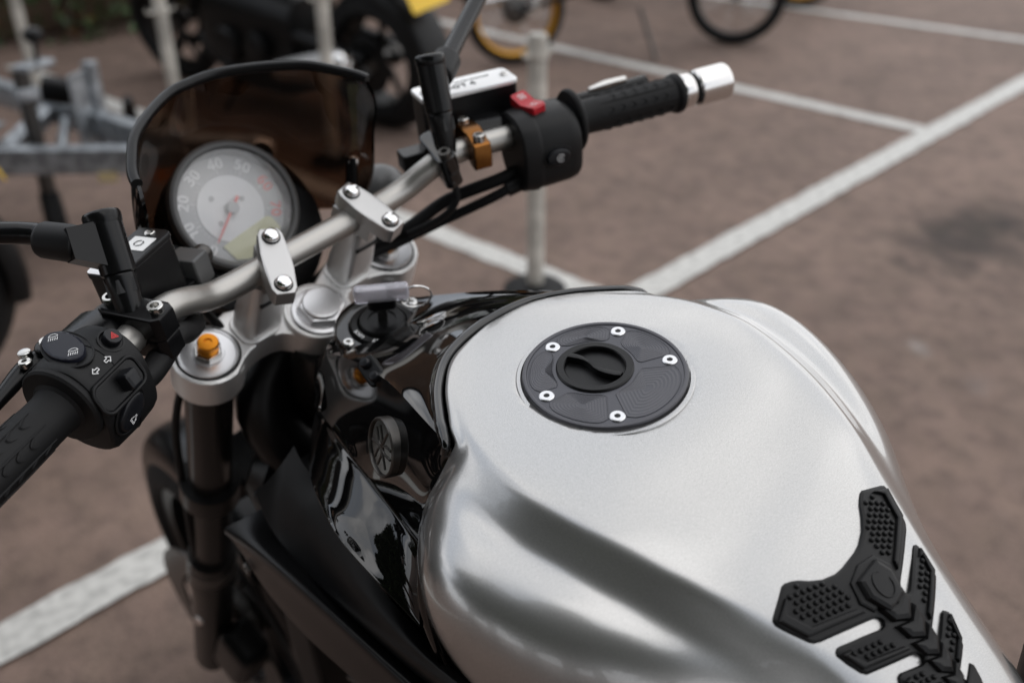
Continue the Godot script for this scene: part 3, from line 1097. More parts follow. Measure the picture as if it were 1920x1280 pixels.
func windscreen(root: Node3D) -> void:
	var w := sub("windscreen", root)
	# half rows from the centre outwards, top row first
	var top := row3([0, .1845, -.119, .018, .1845, -.117, .036, .1838, -.109, .060, .182, -.093, .086, .1782, -.0715, .103, .1712, -.050, .112, .1665, -.036, .116, .163, -.0255])
	var r2 := row3([0, .155, -.134, .019, .155, -.132, .039, .1545, -.123, .064, .153, -.105, .091, .150, -.0815, .109, .146, -.057, .117, .1435, -.037, .1195, .142, -.022])
	var r3 := row3([0, .115, -.150, .02, .115, -.148, .041, .1145, -.138, .067, .114, -.119, .094, .1125, -.094, .112, .111, -.067, .119, .110, -.047, .1195, .109, -.034])
	var r4 := row3([0, .065, -.168, .02, .065, -.166, .041, .065, -.155, .067, .065, -.135, .092, .0645, -.109, .109, .064, -.081, .1155, .063, -.062, .1165, .062, -.046])
	var r5 := row3([0, .015, -.184, .02, .015, -.181, .04, .015, -.17, .065, .016, -.15, .088, .018, -.124, .102, .02, -.098, .107, .022, -.082, .109, .024, -.07])
	var rows := mirror_rows(loft([top, r2, r3, r4, r5], 6, 4))
	put("tinted_screen", shell(rows, .003, V(0, .1, .2), 50.0), M.smoked, w)
	var edge := PackedVector3Array()
	for p in rows[0]:
		edge.append(p + Vector3(0, .0005, .0012))
	put("edge_trim", tube(edge, [.0046], 12), M.satin_black, w)
	# brackets from the screen to the fork crown, with a bolt each
	for s in [-1.0, 1.0]:
		put("bracket", tube(spline(PackedVector3Array([V(.108 * s, .082, -.062), V(.100 * s, .058, -.060), V(.085 * s, .020, -.058), V(.075 * s, -.01, -.05)]), 5), [.007, .008, .007], 10, .6), M.satin_black, w)
		put("bracket_bolt", lathe([[.0055, 0], [.0055, .003], [.004, .0045], [.0003, .005]], 24, 50.0), M.chrome, w, fr(V(.1085 * s, .078, -.060), Vector3(-.75 * s, .2, .6)))
	# headlamp bowl in front of the forks, below the screen
	put("headlamp", lathe([[.02, -.085], [.06, -.065], [.085, -.03], [.092, .0], [.088, .02], [.07, .035], [.0004, .043]], 48), M.gloss_black, root, fr(V(0, -.06, -.20), Vector3(0, -.12, -1)))
	# indicator on a short stalk at each side
	for s in [-1.0, 1.0]:
		var ind := sub("indicator", root, fr(V(.150 * s, .022, -.085), Vector3(.15 * s, .35, .93)))
		put("shell", lathe([[.0004, .026], [.012, .024], [.022, .017], [.026, .006], [.0265, -.004], [.024, -.010]], 32, 60.0), M.bezel_grey, ind)
		put("lens", lathe([[.0240, -.010], [.020, -.017], [.01, -.022], [.0004, -.023]], 32, 60.0), M.amber, ind)
		put("stalk", rod(V(.14 * s, .02, -.085), V(.085 * s, .0, -.085), .008, 14), M.soft_black, root)

func loft_x(xs: Array, sc: Array, o: PackedVector2Array) -> ArrayMesh:
	# outline given as (z, y), swept along X with a scale at each station
	var rows := []
	var c := Vector2.ZERO
	for p in o:
		c += p
	c /= o.size()
	for k in xs.size():
		var r := PackedVector3Array()
		for p in o:
			var q: Vector2 = c + (p - c) * sc[k]
			r.append(Vector3(xs[k], q.y, q.x))
		rows.append(r)
	var t := PackedVector3Array()
	grid(t, rows, true)
	var f: PackedVector3Array = rows[0].duplicate()
	f.reverse()
	fan(t, f)
	fan(t, rows[-1])
	return solid(t, 33.0)

func smooth2(o: PackedVector2Array, per: int) -> PackedVector2Array:
	var r := PackedVector2Array()
	var n := o.size()
	for k in n:
		for j in per:
			r.append(o[k].cubic_interpolate(o[(k + 1) % n], o[(k + n - 1) % n], o[(k + 2) % n], float(j) / per))
	return r

func grip_shape(parent: Node3D, t: Transform3D, l: float, away: float) -> void:
	# rubber grip along X from 0 to l*away, with a flange at the switch end
	var g := sub("grip", parent, t)
	var b := Basis(Vector3(0, -away, 0), Vector3(away, 0, 0), Vector3(0, 0, 1))
	var turn := Transform3D(b, Vector3.ZERO)
	put("sleeve", lathe([[.0150, 0], [.0285, 0], [.0300, .0020], [.0300, .0045], [.0285, .0062], [.0200, .0066], [.0178, .0085], [.0166, .014], [.0166, .026], [.0168, .028], [.0168, l - .008], [.0190, l - .006], [.0198, l - .003], [.0192, l], [.012, l]], 48), M.rubber, g, turn)
	# fine grip ribs near the flange
	# crescent ridges in rows round the sleeve, and long land strips between
	for k in 8:
		var a := TAU * k / 8.0
		var strip := PackedVector3Array()
		for j in 9:
			var f := float(j) / 8
			var da := .17 + .0 * f
			strip.append(Vector3(cos(a + da) * .0169, lerpf(.030, l - .010, f), sin(a + da) * .0169))
		put("land", tube(strip, [.0005, .0010, .0010, .0005], 6), M.rubber, g, turn)
		for j in 6:
			var y0 := .034 + j * (l - .050) / 6.0 + (k % 2) * .006
			var cres := PackedVector3Array()
			for q in 9:
				var f := float(q) / 8.0 * 2.0 - 1.0
				var aa := a + .24 * f + .39
				var yy := y0 + .0075 * (1.0 - f * f) + f * .003
				cres.append(Vector3(cos(aa) * .0168, yy, sin(aa) * .0168))
			put("crescent", tube(cres, [.0002, .0009, .0013, .0009, .0002], 6), M.rubber, g, turn)

func left_controls(root: Node3D) -> void:
	var t := bar_frame(-1.0, 0.0)
	var h := sub("left_switchgear", root, t)
	h.set_meta("label", "left switch housing with headlamp, indicator and horn switches")
	var o := smooth2(pts([[-.029, .004], [-.026, .018], [-.014, .0275], [.002, .0295], [.0150, .0270], [.0240, .0195], [.0300, .006], [.0312, -.012], [.0295, -.029], [.0230, -.0415], [.0080, -.0450], [-.0100, -.0400], [-.0220, -.024]]), 3)
	put("housing", loft_x([-.0685, -.0670, -.0630, -.042, -.024, -.0185, -.0165], [.86, .93, .98, 1.0, .965, .92, .84], o), M.soft_black, h)
	# seam between the halves
	var seam := PackedVector3Array()
	for p in o:
		seam.append(Vector3(-.0415, p.y * 1.003, p.x * 1.003))
	seam.append(seam[0])
	put("seam", tube(seam, [.00035], 6), M.satin_black, h)
	# headlamp rocker on top, in a lens-shaped recess
	var top := fr(Vector3(-.0480, .0286, -.004), Vector3(-.05, 1, .10), Vector3(1, 0, .34))
	put("switch_recess", slab(circle(.0132, 36, Vector2(.001, .002), .0225), -.004, .0006, .0005), M.satin_black, h, top)
	put("recess_rim", tube(rim_path(circle(.0136, 36, Vector2(.001, .002), .0229), .0004), [.0008], 8), M.soft_black, h, top)
	put("headlamp_switch", slab(circle(.0112, 32, Vector2.ZERO, .0196), -.002, .0040, .0016, 40.0), M.button_blue_black, h, top)
	for s in [-1.0, 1.0]:
		var lamp := []
		var arc := []
		for k in 9:
			var a := PI * k / 8.0
			arc.append([cos(a) * .0030, -.0006 - sin(a) * .0026])
		arc.append([.0030, -.0006])
		lamp.append(arc)
		for k in 5:
			lamp.append([[-.0028 + k * .0014, .0008], [-.0032 + k * .0014, .0034]])
		put("lamp_symbol", strokes(lamp, .00055), M.white_print, h, top * Transform3D(Basis(Vector3.UP, -.55), Vector3(.0005, .0041, .0118 * s)))
	# hazard button
	var hz := fr(Vector3(-.0285, .0235, .0165), Vector3(.10, .75, .62))
	put("button_collar", lathe([[.0092, -.006], [.0092, .0014], [.0080, .0018], [.0072, -.001]], 32), M.satin_black, h, hz)
	put("hazard_button", lathe([[.0062, -.002], [.0062, .0064], [.0056, .0072], [.0003, .0072]], 32), M.button_grey, h, hz)
	put("hazard_symbol", strokes([[[-.0026, .002], [0, -.0026], [.0026, .002], [-.0026, .002]], [[-.0012, .0012], [0, -.001], [.0012, .0012], [-.0012, .0012]]], .0006), M.red_print, h, hz * Transform3D(Basis(Vector3.UP, -.4), Vector3(0, .0073, 0)))
	# indicator switch in its slot on the rider's side
	var back := fr(Vector3(-.0480, .0035, .0305), Vector3(0, .34, .94), Vector3(1, 0, 0))
	put("indicator_slot", slab(rrect(.040, .0195, .006, 5), -.004, .0010, .0006), M.satin_black, h, back)
	put("slot_rim", tube(rim_path(rrect(.0425, .0220, .0068, 5), .0008), [.0015], 8), M.soft_black, h, back)
	put("indicator_switch", slab(rrect(.0120, .0135, .003, 4), 0, .0105, .0028, 35.0), M.button_grey, h, back * Transform3D(Basis(), Vector3(.006, 0, .0005)))
	for s in [-1.0, 1.0]:
		var arrow := [[[-.0026, -.0009], [.0002, -.0009], [.0002, -.0024], [.0030, 0], [.0002, .0024], [.0002, .0009], [-.0026, .0009], [-.0026, -.0009]]]
		put("arrow_symbol", strokes(arrow, .0006), M.white_print, h, fr(Vector3(-.0490 + .0062 * s, .0205, .0242), Vector3(0, .72, .69), Vector3(s, 0, 0)))
	# horn button lower down
	var hb := fr(Vector3(-.0490, -.0185, .0306), Vector3(0, -.10, 1.0), Vector3(1, .55, 0))
	put("button_recess", slab(circle(.0165, 36, Vector2.ZERO, .0112), -.005, .0010, .0008), M.satin_black, h, hb)
	put("recess_rim", tube(rim_path(circle(.0170, 36, Vector2.ZERO, .0117), .0004), [.0009], 8), M.soft_black, h, hb)
	put("horn_button", lathe([[.0112, -.002], [.0112, .0024], [.0100, .0038], [.0060, .0046], [.0003, .0048]], 36, 60.0), M.button_grey, h, hb * Transform3D(Basis(Vector3(1.30, 0, 0), Vector3.UP, Vector3(0, 0, .88)), Vector3.ZERO))
	var horn := [[[-.003, -.0006], [-.0012, -.0008], [.0022, -.0026], [.0022, .0026], [-.0012, .0008], [-.003, .0006], [-.003, -.0006]], [[-.0012, -.0008], [-.0006, -.002], [.0004, -.002]], [[.0032, -.0026], [.0032, .0026]]]
	put("horn_symbol", strokes(horn, .0006), M.white_print, h, hb * Transform3D(Basis(Vector3.UP, 2.9), Vector3(-.004, .0050, .001)))
	# wiring out of the inner end
	var cab := spline(PackedVector3Array([t * Vector3(-.022, -.020, .014), t * Vector3(-.004, -.023, .014), t * Vector3(.030, -.018, .012), V(-.140, .062, .030), V(-.120, .048, .002), V(-.105, .02, -.06)]), 6)
	put("wiring_sleeve", tube(cab, [.0092, .0098, .0085, .008], 14), M.rubber, root)
	grip_shape(root, bar_frame(-1.0, .068), .123, -1.0)
	put("bar_end", lathe([[.012, 0], [.0165, .001], [.0172, .003], [.0172, .010], [.0150, .011], [.0150, .013], [.0172, .014], [.0178, .04], [.0165, .043], [.008, .043]], 40), M.chrome, root, bar_frame(-1.0, .193) * Transform3D(Basis(Vector3(0, 1, 0), Vector3(-1, 0, 0), Vector3(0, 0, 1)), Vector3.ZERO))
	# mirror clamp round the bar, with two socket bolts
	var mc := fr(V(-.1745, .0903, .0397), Vector3(-.05, 1, .10), Vector3(.9238, .0, -.3816))
	var cg := sub("mirror_clamp", root, mc)
	put("upper_half", slab(pts([[-.0120, -.021], [-.0085, -.0265], [.0085, -.0265], [.0120, -.021], [.0120, .021], [.0080, .0270], [-.0080, .0270], [-.0120, .021]]), .0006, .0200, .0025), M.mirror_black, cg)
	put("lower_half", slab(pts([[-.0116, -.020], [-.0080, -.0255], [.0080, -.0255], [.0116, -.020], [.0116, .020], [.0075, .0260], [-.0075, .0260], [-.0116, .020]]), -.0195, -.0006, .0025, 30.0, true), M.mirror_black, cg)
	for z in [-.0195, .0190]:
		put("bolt", lathe([[.0058, .018], [.0060, .0190], [.0060, .0245], [.0054, .0252], [.0034, .0252], [.0032, .0215], [.0003, .0215]], 28, 25.0), M.steel, cg, Transform3D(Basis(), Vector3(.0, .0, z)))
	mirror(root, "left_mirror", V(-.1775, .107, .0370), V(-.160, .166, .003), V(-.182, .163, .008), V(-.219, .1645, -.046), V(-.40, .21, -.14))
	reservoir(root, bar_frame(-1.0, 0.0) * Transform3D(Basis(), Vector3(.060, -.002, -.031)), .066, .030, .032, true)
	lever(root, -1.0)

func rim_path(o: PackedVector2Array, y: float) -> PackedVector3Array:
	var p := PackedVector3Array()
	for q in o:
		p.append(Vector3(q.x, y, q.y))
	p.append(p[0])
	p.append(p[1])
	return p

func mirror(root: Node3D, called: String, a: Vector3, b: Vector3, c: Vector3, d: Vector3, e: Vector3) -> void:
	var m := sub(called, root)
	var ax := (b - a).normalized()
	var l := a.distance_to(b)
	put("post", lathe([[.0085, -.008], [.0100, 0], [.0112, l * .22], [.0118, l * .34], [.0110, l * .36], [.0126, l * .38], [.0128, l * .93]], 36), M.mirror_black, m, fr(a, ax))
	put("post_nut", lathe([[.0122, l * .16], [.0122, l * .30]], 6), M.mirror_black, m, fr(a, ax))
	put("post_cap", lathe([[.0130, -.003], [.0136, 0], [.0136, .0040], [.0125, .0060], [.0100, .0068], [.0003, .0070]], 40, 45.0), M.mirror_black, m, fr(a + ax * l * .935, ax))
	# arm block from the post to the rod
	var mid := a + ax * l * .72
	var out := (c - mid)
	var xdir := (out - ax * out.dot(ax)).normalized()
	var at := Transform3D(Basis(xdir, ax, xdir.cross(ax)), a + ax * l * .86)
	var blk := PackedVector3Array()
	var rows := []
	for q in [[.004, .0085, -.030, .0045], [.016, .0078, -.025, .0040], [.030, .0072, -.019, .0032]]:
		rows.append(PackedVector3Array([Vector3(q[0], q[3], -q[1]), Vector3(q[0], q[3], q[1]), Vector3(q[0], q[2], q[1]), Vector3(q[0], q[2], -q[1])]))
	grid(blk, rows, true)
	fan(blk, rows[2])
	put("arm_block", solid(blk, 20.0), M.mirror_black, m, at)
	var c2 := at * Vector3(.020, -.009, 0)
	var dir := (d - c2).normalized()
	put("collar", lathe([[.0105, 0], [.0128, .002], [.0136, .008], [.0132, .028], [.0120, .031], [.0095, .032]], 32), M.soft_black, m, fr(c2, dir))
	put("rod", tube(spline(PackedVector3Array([c2 + dir * .02, d, e]), 6), [.0088, .0080, .0070], 20), M.mirror_black, m)
	var hd := fr(e, Vector3(0, .15, 1), Vector3(1, 0, 0))
	put("mirror_head", slab(rrect(.13, .08, .035, 6), -.028, 0, .010, 40.0, true), M.mirror_black, m, hd)
	put("mirror_glass", slab(rrect(.116, .066, .029, 6), .0005, .0025, .0006), M.chrome, m, hd)

func reservoir(root: Node3D, t: Transform3D, w: float, d: float, h: float, left: bool) -> void:
	var r := sub("left_reservoir" if left else "brake_reservoir", root, t)
	put("body", slab(rrect(w, d, .006, 4), -.012, h, .0012), M.satin_black, r)
	put("lid", slab(rrect(w + .0016, d + .0016, .0065, 4), h + .0003, h + .0042, .0012), M.lid_silver if not left else M.satin_black, r)
	for s in [-1.0, 1.0]:
		put("lid_screw", lathe([[.0042, 0], [.0042, .0012], [.0036, .0018], [.0016, .0018], [.0014, .0004], [.0003, .0004]], 24, 25.0), M.steel, r, Transform3D(Basis(), Vector3(s * (w / 2 - .007), h + .0040, 0)))
	put("cylinder", slab(rrect(w + .052, .024, .004, 3), -.030, -.0125, .002, 30.0, true), M.satin_black, r, Transform3D(Basis(), Vector3(-.004 if left else .0, 0, .004)))
	if left:
		put("label", slab(rrect(.018, .020, .001, 2), h + .0043, h + .0046), M.label_white, r, Transform3D(Basis(), Vector3(.011, 0, .001)))
		put("label_symbol", strokes([[[-.003, -.002], [-.001, -.0036], [.0025, -.0030], [.0036, 0]], [[.003, .002], [.001, .0036], [-.0025, .0030], [-.0036, 0]]], .0011), M.satin_black, r, Transform3D(Basis(), Vector3(.011, h + .0047, .001)))
		put("end_plate", slab(rrect(.014, d, .004, 4), h + .0043, h + .0048), M.lid_silver, r, Transform3D(Basis(), Vector3(-w / 2 + .0075, 0, 0)))
		put("cylinder_end", box(.020, .026, .028, .002), M.bezel_grey, r, Transform3D(Basis(), Vector3(.048, -.022, .006)))
		put("banjo", lathe([[.0085, 0], [.0085, .010], [.0070, .0125], [.0003, .0125]], 28), M.dark_steel, r, fr(Vector3(.058, -.008, .006), Vector3(1, .05, 0)))
	else:
		# lettering on the silver lid, in two short lines
		put("lid_print", words("DOT 4", .0085, true), M.satin_black, r, Transform3D(Basis(Vector3(1, 0, 0), Vector3(0, 0, -1), Vector3(0, 1, 0)), Vector3(-.006, h + .0044, .004)))
		put("lid_print", words("USE ONLY BRAKE FLUID", .0022, true), M.satin_black, r, Transform3D(Basis(Vector3(1, 0, 0), Vector3(0, 0, -1), Vector3(0, 1, 0)), Vector3(.010, h + .0044, -.006)))

func lever(root: Node3D, s: float) -> void:
	var t := bar_frame(s, 0.0)
	var l := sub("clutch_lever" if s < 0 else "brake_lever", root)
	var f := func(a: float, u: float, k: float) -> Vector3: return t * Vector3(a * s, u, k)
	put("perch", tube(spline(PackedVector3Array([f.call(-.024, .002, -.016), f.call(-.002, .002, -.034), f.call(.022, .000, -.046), f.call(.040, -.002, -.049)]), 5), [.013, .012, .010, .007], 12, .7), M.mirror_black, l)
	put("pivot", cyl(.0105, .018, 24, .002), M.mirror_black, l, fr(f.call(.026, -.008, -.047), Vector3.UP))
	put("pivot_screw", lathe([[.0058, 0], [.0058, .0028], [.0050, .0036], [.0022, .0036], [.0020, .001], [.0003, .001]], 24, 25.0), M.steel, l, fr(f.call(.026, .0098, -.047), Vector3.UP))
	put("adjuster", cyl(.0048, .010, 20, .001), M.steel, l, fr(f.call(.040, .002, -.056), Vector3.UP))
	put("blade", tube(spline(PackedVector3Array([f.call(.022, .0, -.052), f.call(.045, .0, -.056), f.call(.075, -.001, -.052), f.call(.115, -.002, -.050), f.call(.160, -.003, -.054), f.call(.195, -.004, -.058)]), 6), [.0085, .0085, .0065, .0062, .0062, .0075], 12, .75), M.mirror_black, l)
	put("perch_body", loft_x([-.018, -.015, .012, .016], [.85, 1.0, 1.0, .8], smooth2(pts([[-.046, -.010], [-.050, .006], [-.040, .0135], [-.020, .0165], [-.006, .010], [-.006, -.010], [-.024, -.014]]), 2)), M.mirror_black, l, t * Transform3D(Basis(), Vector3(.002 * s, 0, 0)))
	put("perch_screw", lathe([[.0048, 0], [.0048, .0034], [.0040, .0042], [.0020, .0042], [.0018, .001], [.0003, .001]], 24, 25.0), M.steel, l, fr(f.call(.047, .006, -.050), Vector3.UP))
	if s > 0:
		put("tip", tube(spline(PackedVector3Array([f.call(.125, .004, -.050), f.call(.145, .0045, -.052), f.call(.170, .004, -.055)]), 5), [.002, .0042, .003], 12), M.steel, l)

func right_controls(root: Node3D) -> void:
	var t := bar_frame(1.0, 0.0)
	var h := sub("right_switchgear", root, t * Transform3D(Basis(), Vector3(-.002, -.007, .001)))
	h.set_meta("label", "right switch housing with red stop switch and starter button")
	var o := smooth2(pts([[-.029, .004], [-.026, .018], [-.014, .0275], [.004, .0295], [.018, .0270], [.0295, .0185], [.0350, .002], [.0350, -.016], [.0325, -.032], [.0220, -.0415], [.0050, -.0425], [-.0120, -.0370], [-.0230, -.020]]), 3)
	put("housing", loft_x([.0165, .0180, .022, .040, .064, .072, .0755], [.86, .93, .98, 1.0, .985, .94, .86], o), M.soft_black, h)
	put("housing_shoulder", loft_x([.0145, .0165, .030, .034], [.90, .98, 1.03, .99], o), M.soft_black, h)
	var ks := fr(Vector3(.0385, .0282, -.0045), Vector3(-.06, 1, .10), Vector3(1, 0, -.25))
	put("stop_switch_recess", slab(rrect(.0185, .0385, .009, 6), -.004, .0010, .0006), M.satin_black, h, ks)
	var rock := slab(rrect(.0160, .0180, .0072, 6), 0, .0080, .0020, 35.0)
	var ssw := sub("stop_switch", h, ks)
	# two tilted faces of the rocker
	var prof := pts([[-.0170, .0090], [-.0155, .0105], [-.0010, .0060], [.0005, .0058], [.0150, .0092], [.0172, .0075], [.0172, 0], [-.0172, 0]])
	ssw.free()
	put("stop_switch", loft_x([-.0084, -.0080, -.0066, .0066, .0080, .0084], [.80, .90, 1.0, 1.0, .90, .80], prof), M.red_plastic, h, ks)
	put("stop_mark", strokes([[[-.003, -.003], [.003, -.003], [.003, .003], [-.003, .003], [-.003, -.003]], [[-.0015, -.0015], [.0015, .0015]], [[.0015, -.0015], [-.0015, .0015]]], .0006), M.grey_print, h, ks * fr(Vector3(0, .0089, -.0085), Vector3(0, .96, .29)))
	put("run_mark", strokes([[[.0022, -.0024], [-.001, -.0030], [-.003, 0], [-.001, .0030], [.0022, .0024]]], .0009), M.grey_print, h, ks * fr(Vector3(0, .0081, .0095), Vector3(0, .97, -.23)))
	var sb := fr(Vector3(.0470, -.0075, .0352), Vector3(.02, .02, 1.0), Vector3(1, 0, 0))
	put("button_recess", slab(circle(.0155, 32, Vector2.ZERO, .0105), -.005, .0010, .0008), M.satin_black, h, sb)
	put("starter_button", lathe([[.0098, -.002], [.0098, .0032], [.0085, .0044], [.0003, .0050]], 32, 60.0), M.button_grey, h, sb * Transform3D(Basis(Vector3(1.25, 0, 0), Vector3.UP, Vector3(0, 0, .85)), Vector3.ZERO))
	var arc := []
	for k in 13:
		var a := .6 + TAU * .85 * k / 12.0
		arc.append([cos(a) * .0034, sin(a) * .0034])
	put("starter_mark", strokes([arc, [[-.0012, .001], [.0006, -.0014], [.0002, .0002], [.0016, -.0002]]], .0006), M.grey_print, h, sb * Transform3D(Basis(), Vector3(0.001, .0052, 0)))
	grip_shape(root, bar_frame(1.0, .0765), .1215, 1.0)
	var be := bar_frame(1.0, .199) * Transform3D(Basis(Vector3(0, -1, 0), Vector3(1, 0, 0), Vector3(0, 0, 1)), Vector3.ZERO)
	put("bar_end", lathe([[.012, 0], [.0160, .0008], [.0168, .003], [.0168, .0115], [.0160, .0130]], 48), M.brushed_steel, root, be)
	put("bar_end_ring", lathe([[.0145, .0125], [.0150, .0130], [.0150, .0185], [.0145, .0190]], 40), M.rubber, root, be)
	put("bar_end_weight", lathe([[.0155, .0185], [.0176, .0200], [.0180, .0225], [.0182, .0510], [.0176, .0540], [.0160, .0550], [.0100, .0552], [.0098, .0530], [.0003, .0530]], 56), M.brushed_steel, root, be)
	# black mirror clamp and the bronze lever clamp beside it
	var mc := fr(V(.143, .0866, .0275), Vector3(-.30, .92, .15), Vector3(.86, .32, .38))
	var cg := sub("mirror_clamp", root, mc)
	put("upper_half", slab(rrect(.019, .046, .006, 4), .0006, .0185, .002), M.gloss_black, cg)
	put("lower_half", slab(rrect(.018, .044, .006, 4), -.0185, -.0006, .002, 30.0, true), M.gloss_black, cg)
	put("bolt", lathe([[.0056, .018], [.0056, .0245], [.0050, .0250], [.0032, .0250], [.003, .022], [.0003, .022]], 24, 25.0), M.dark_steel, cg, Transform3D(Basis(), Vector3(0, 0, .0175)))
	var bc := bar_frame(1.0, -.024)
	var bg := sub("lever_clamp", root, bc)
	put("clamp_cap", loft_x([-.0085, -.0075, .0075, .0085], [.94, 1.0, 1.0, .94], smooth2(pts([[-.024, -.006], [-.024, .012], [-.014, .0185], [.004, .0190], [.019, .0120], [.026, .0100], [.026, -.012], [.016, -.0125], [.0, -.004], [-.014, -.004]]), 2)), M.bronze_anodised, bg)
	for q in [[-.0175, .0150], [.0185, .0120]]:
		put("bolt", lathe([[.0055, 0], [.0055, .0062], [.0048, .0068], [.0032, .0068], [.003, .0035], [.0003, .0035]], 24, 25.0), M.steel, bg, Transform3D(Basis(), Vector3(0, q[1], q[0])))
	mirror(root, "right_mirror", V(.143, .104, .036), V(.157, .178, .016), V(.178, .176, .000), V(.292, .182, -.052), V(.52, .25, -.15))
	reservoir(root, bar_frame(1.0, 0.0) * Transform3D(Basis(), Vector3(-.0075, .003, -.049)), .096, .036, .034, false)
	lever(root, 1.0)
	# cables and hoses swinging down from the right-hand switchgear
	var runs := [[t * Vector3(.022, -.032, .004), t * Vector3(.000, -.038, .004), V(.155, .035, .012), V(.11, .015, -.01), V(.07, -.01, -.06), V(.03, -.06, -.10)],
		[t * Vector3(.024, -.036, .014), t * Vector3(-.006, -.050, .010), V(.148, .018, .014), V(.105, .005, -.012), V(.06, -.02, -.055), V(.02, -.08, -.10)],
		[V(.150, .070, .030), V(.148, .045, .034), V(.135, .028, .022), V(.11, .016, .0)]]
	var rad := [.0062, .0048, .0034]
	for k in 3:
		put("cable", tube(spline(PackedVector3Array(runs[k]), 7), [rad[k]], 12), M.rubber, root)
	put("cable_joint", tube(PackedVector3Array([t * Vector3(.030, -.040, .012), t * Vector3(.002, -.047, .011)]), [.0085, .0075], 14), M.soft_black, root)

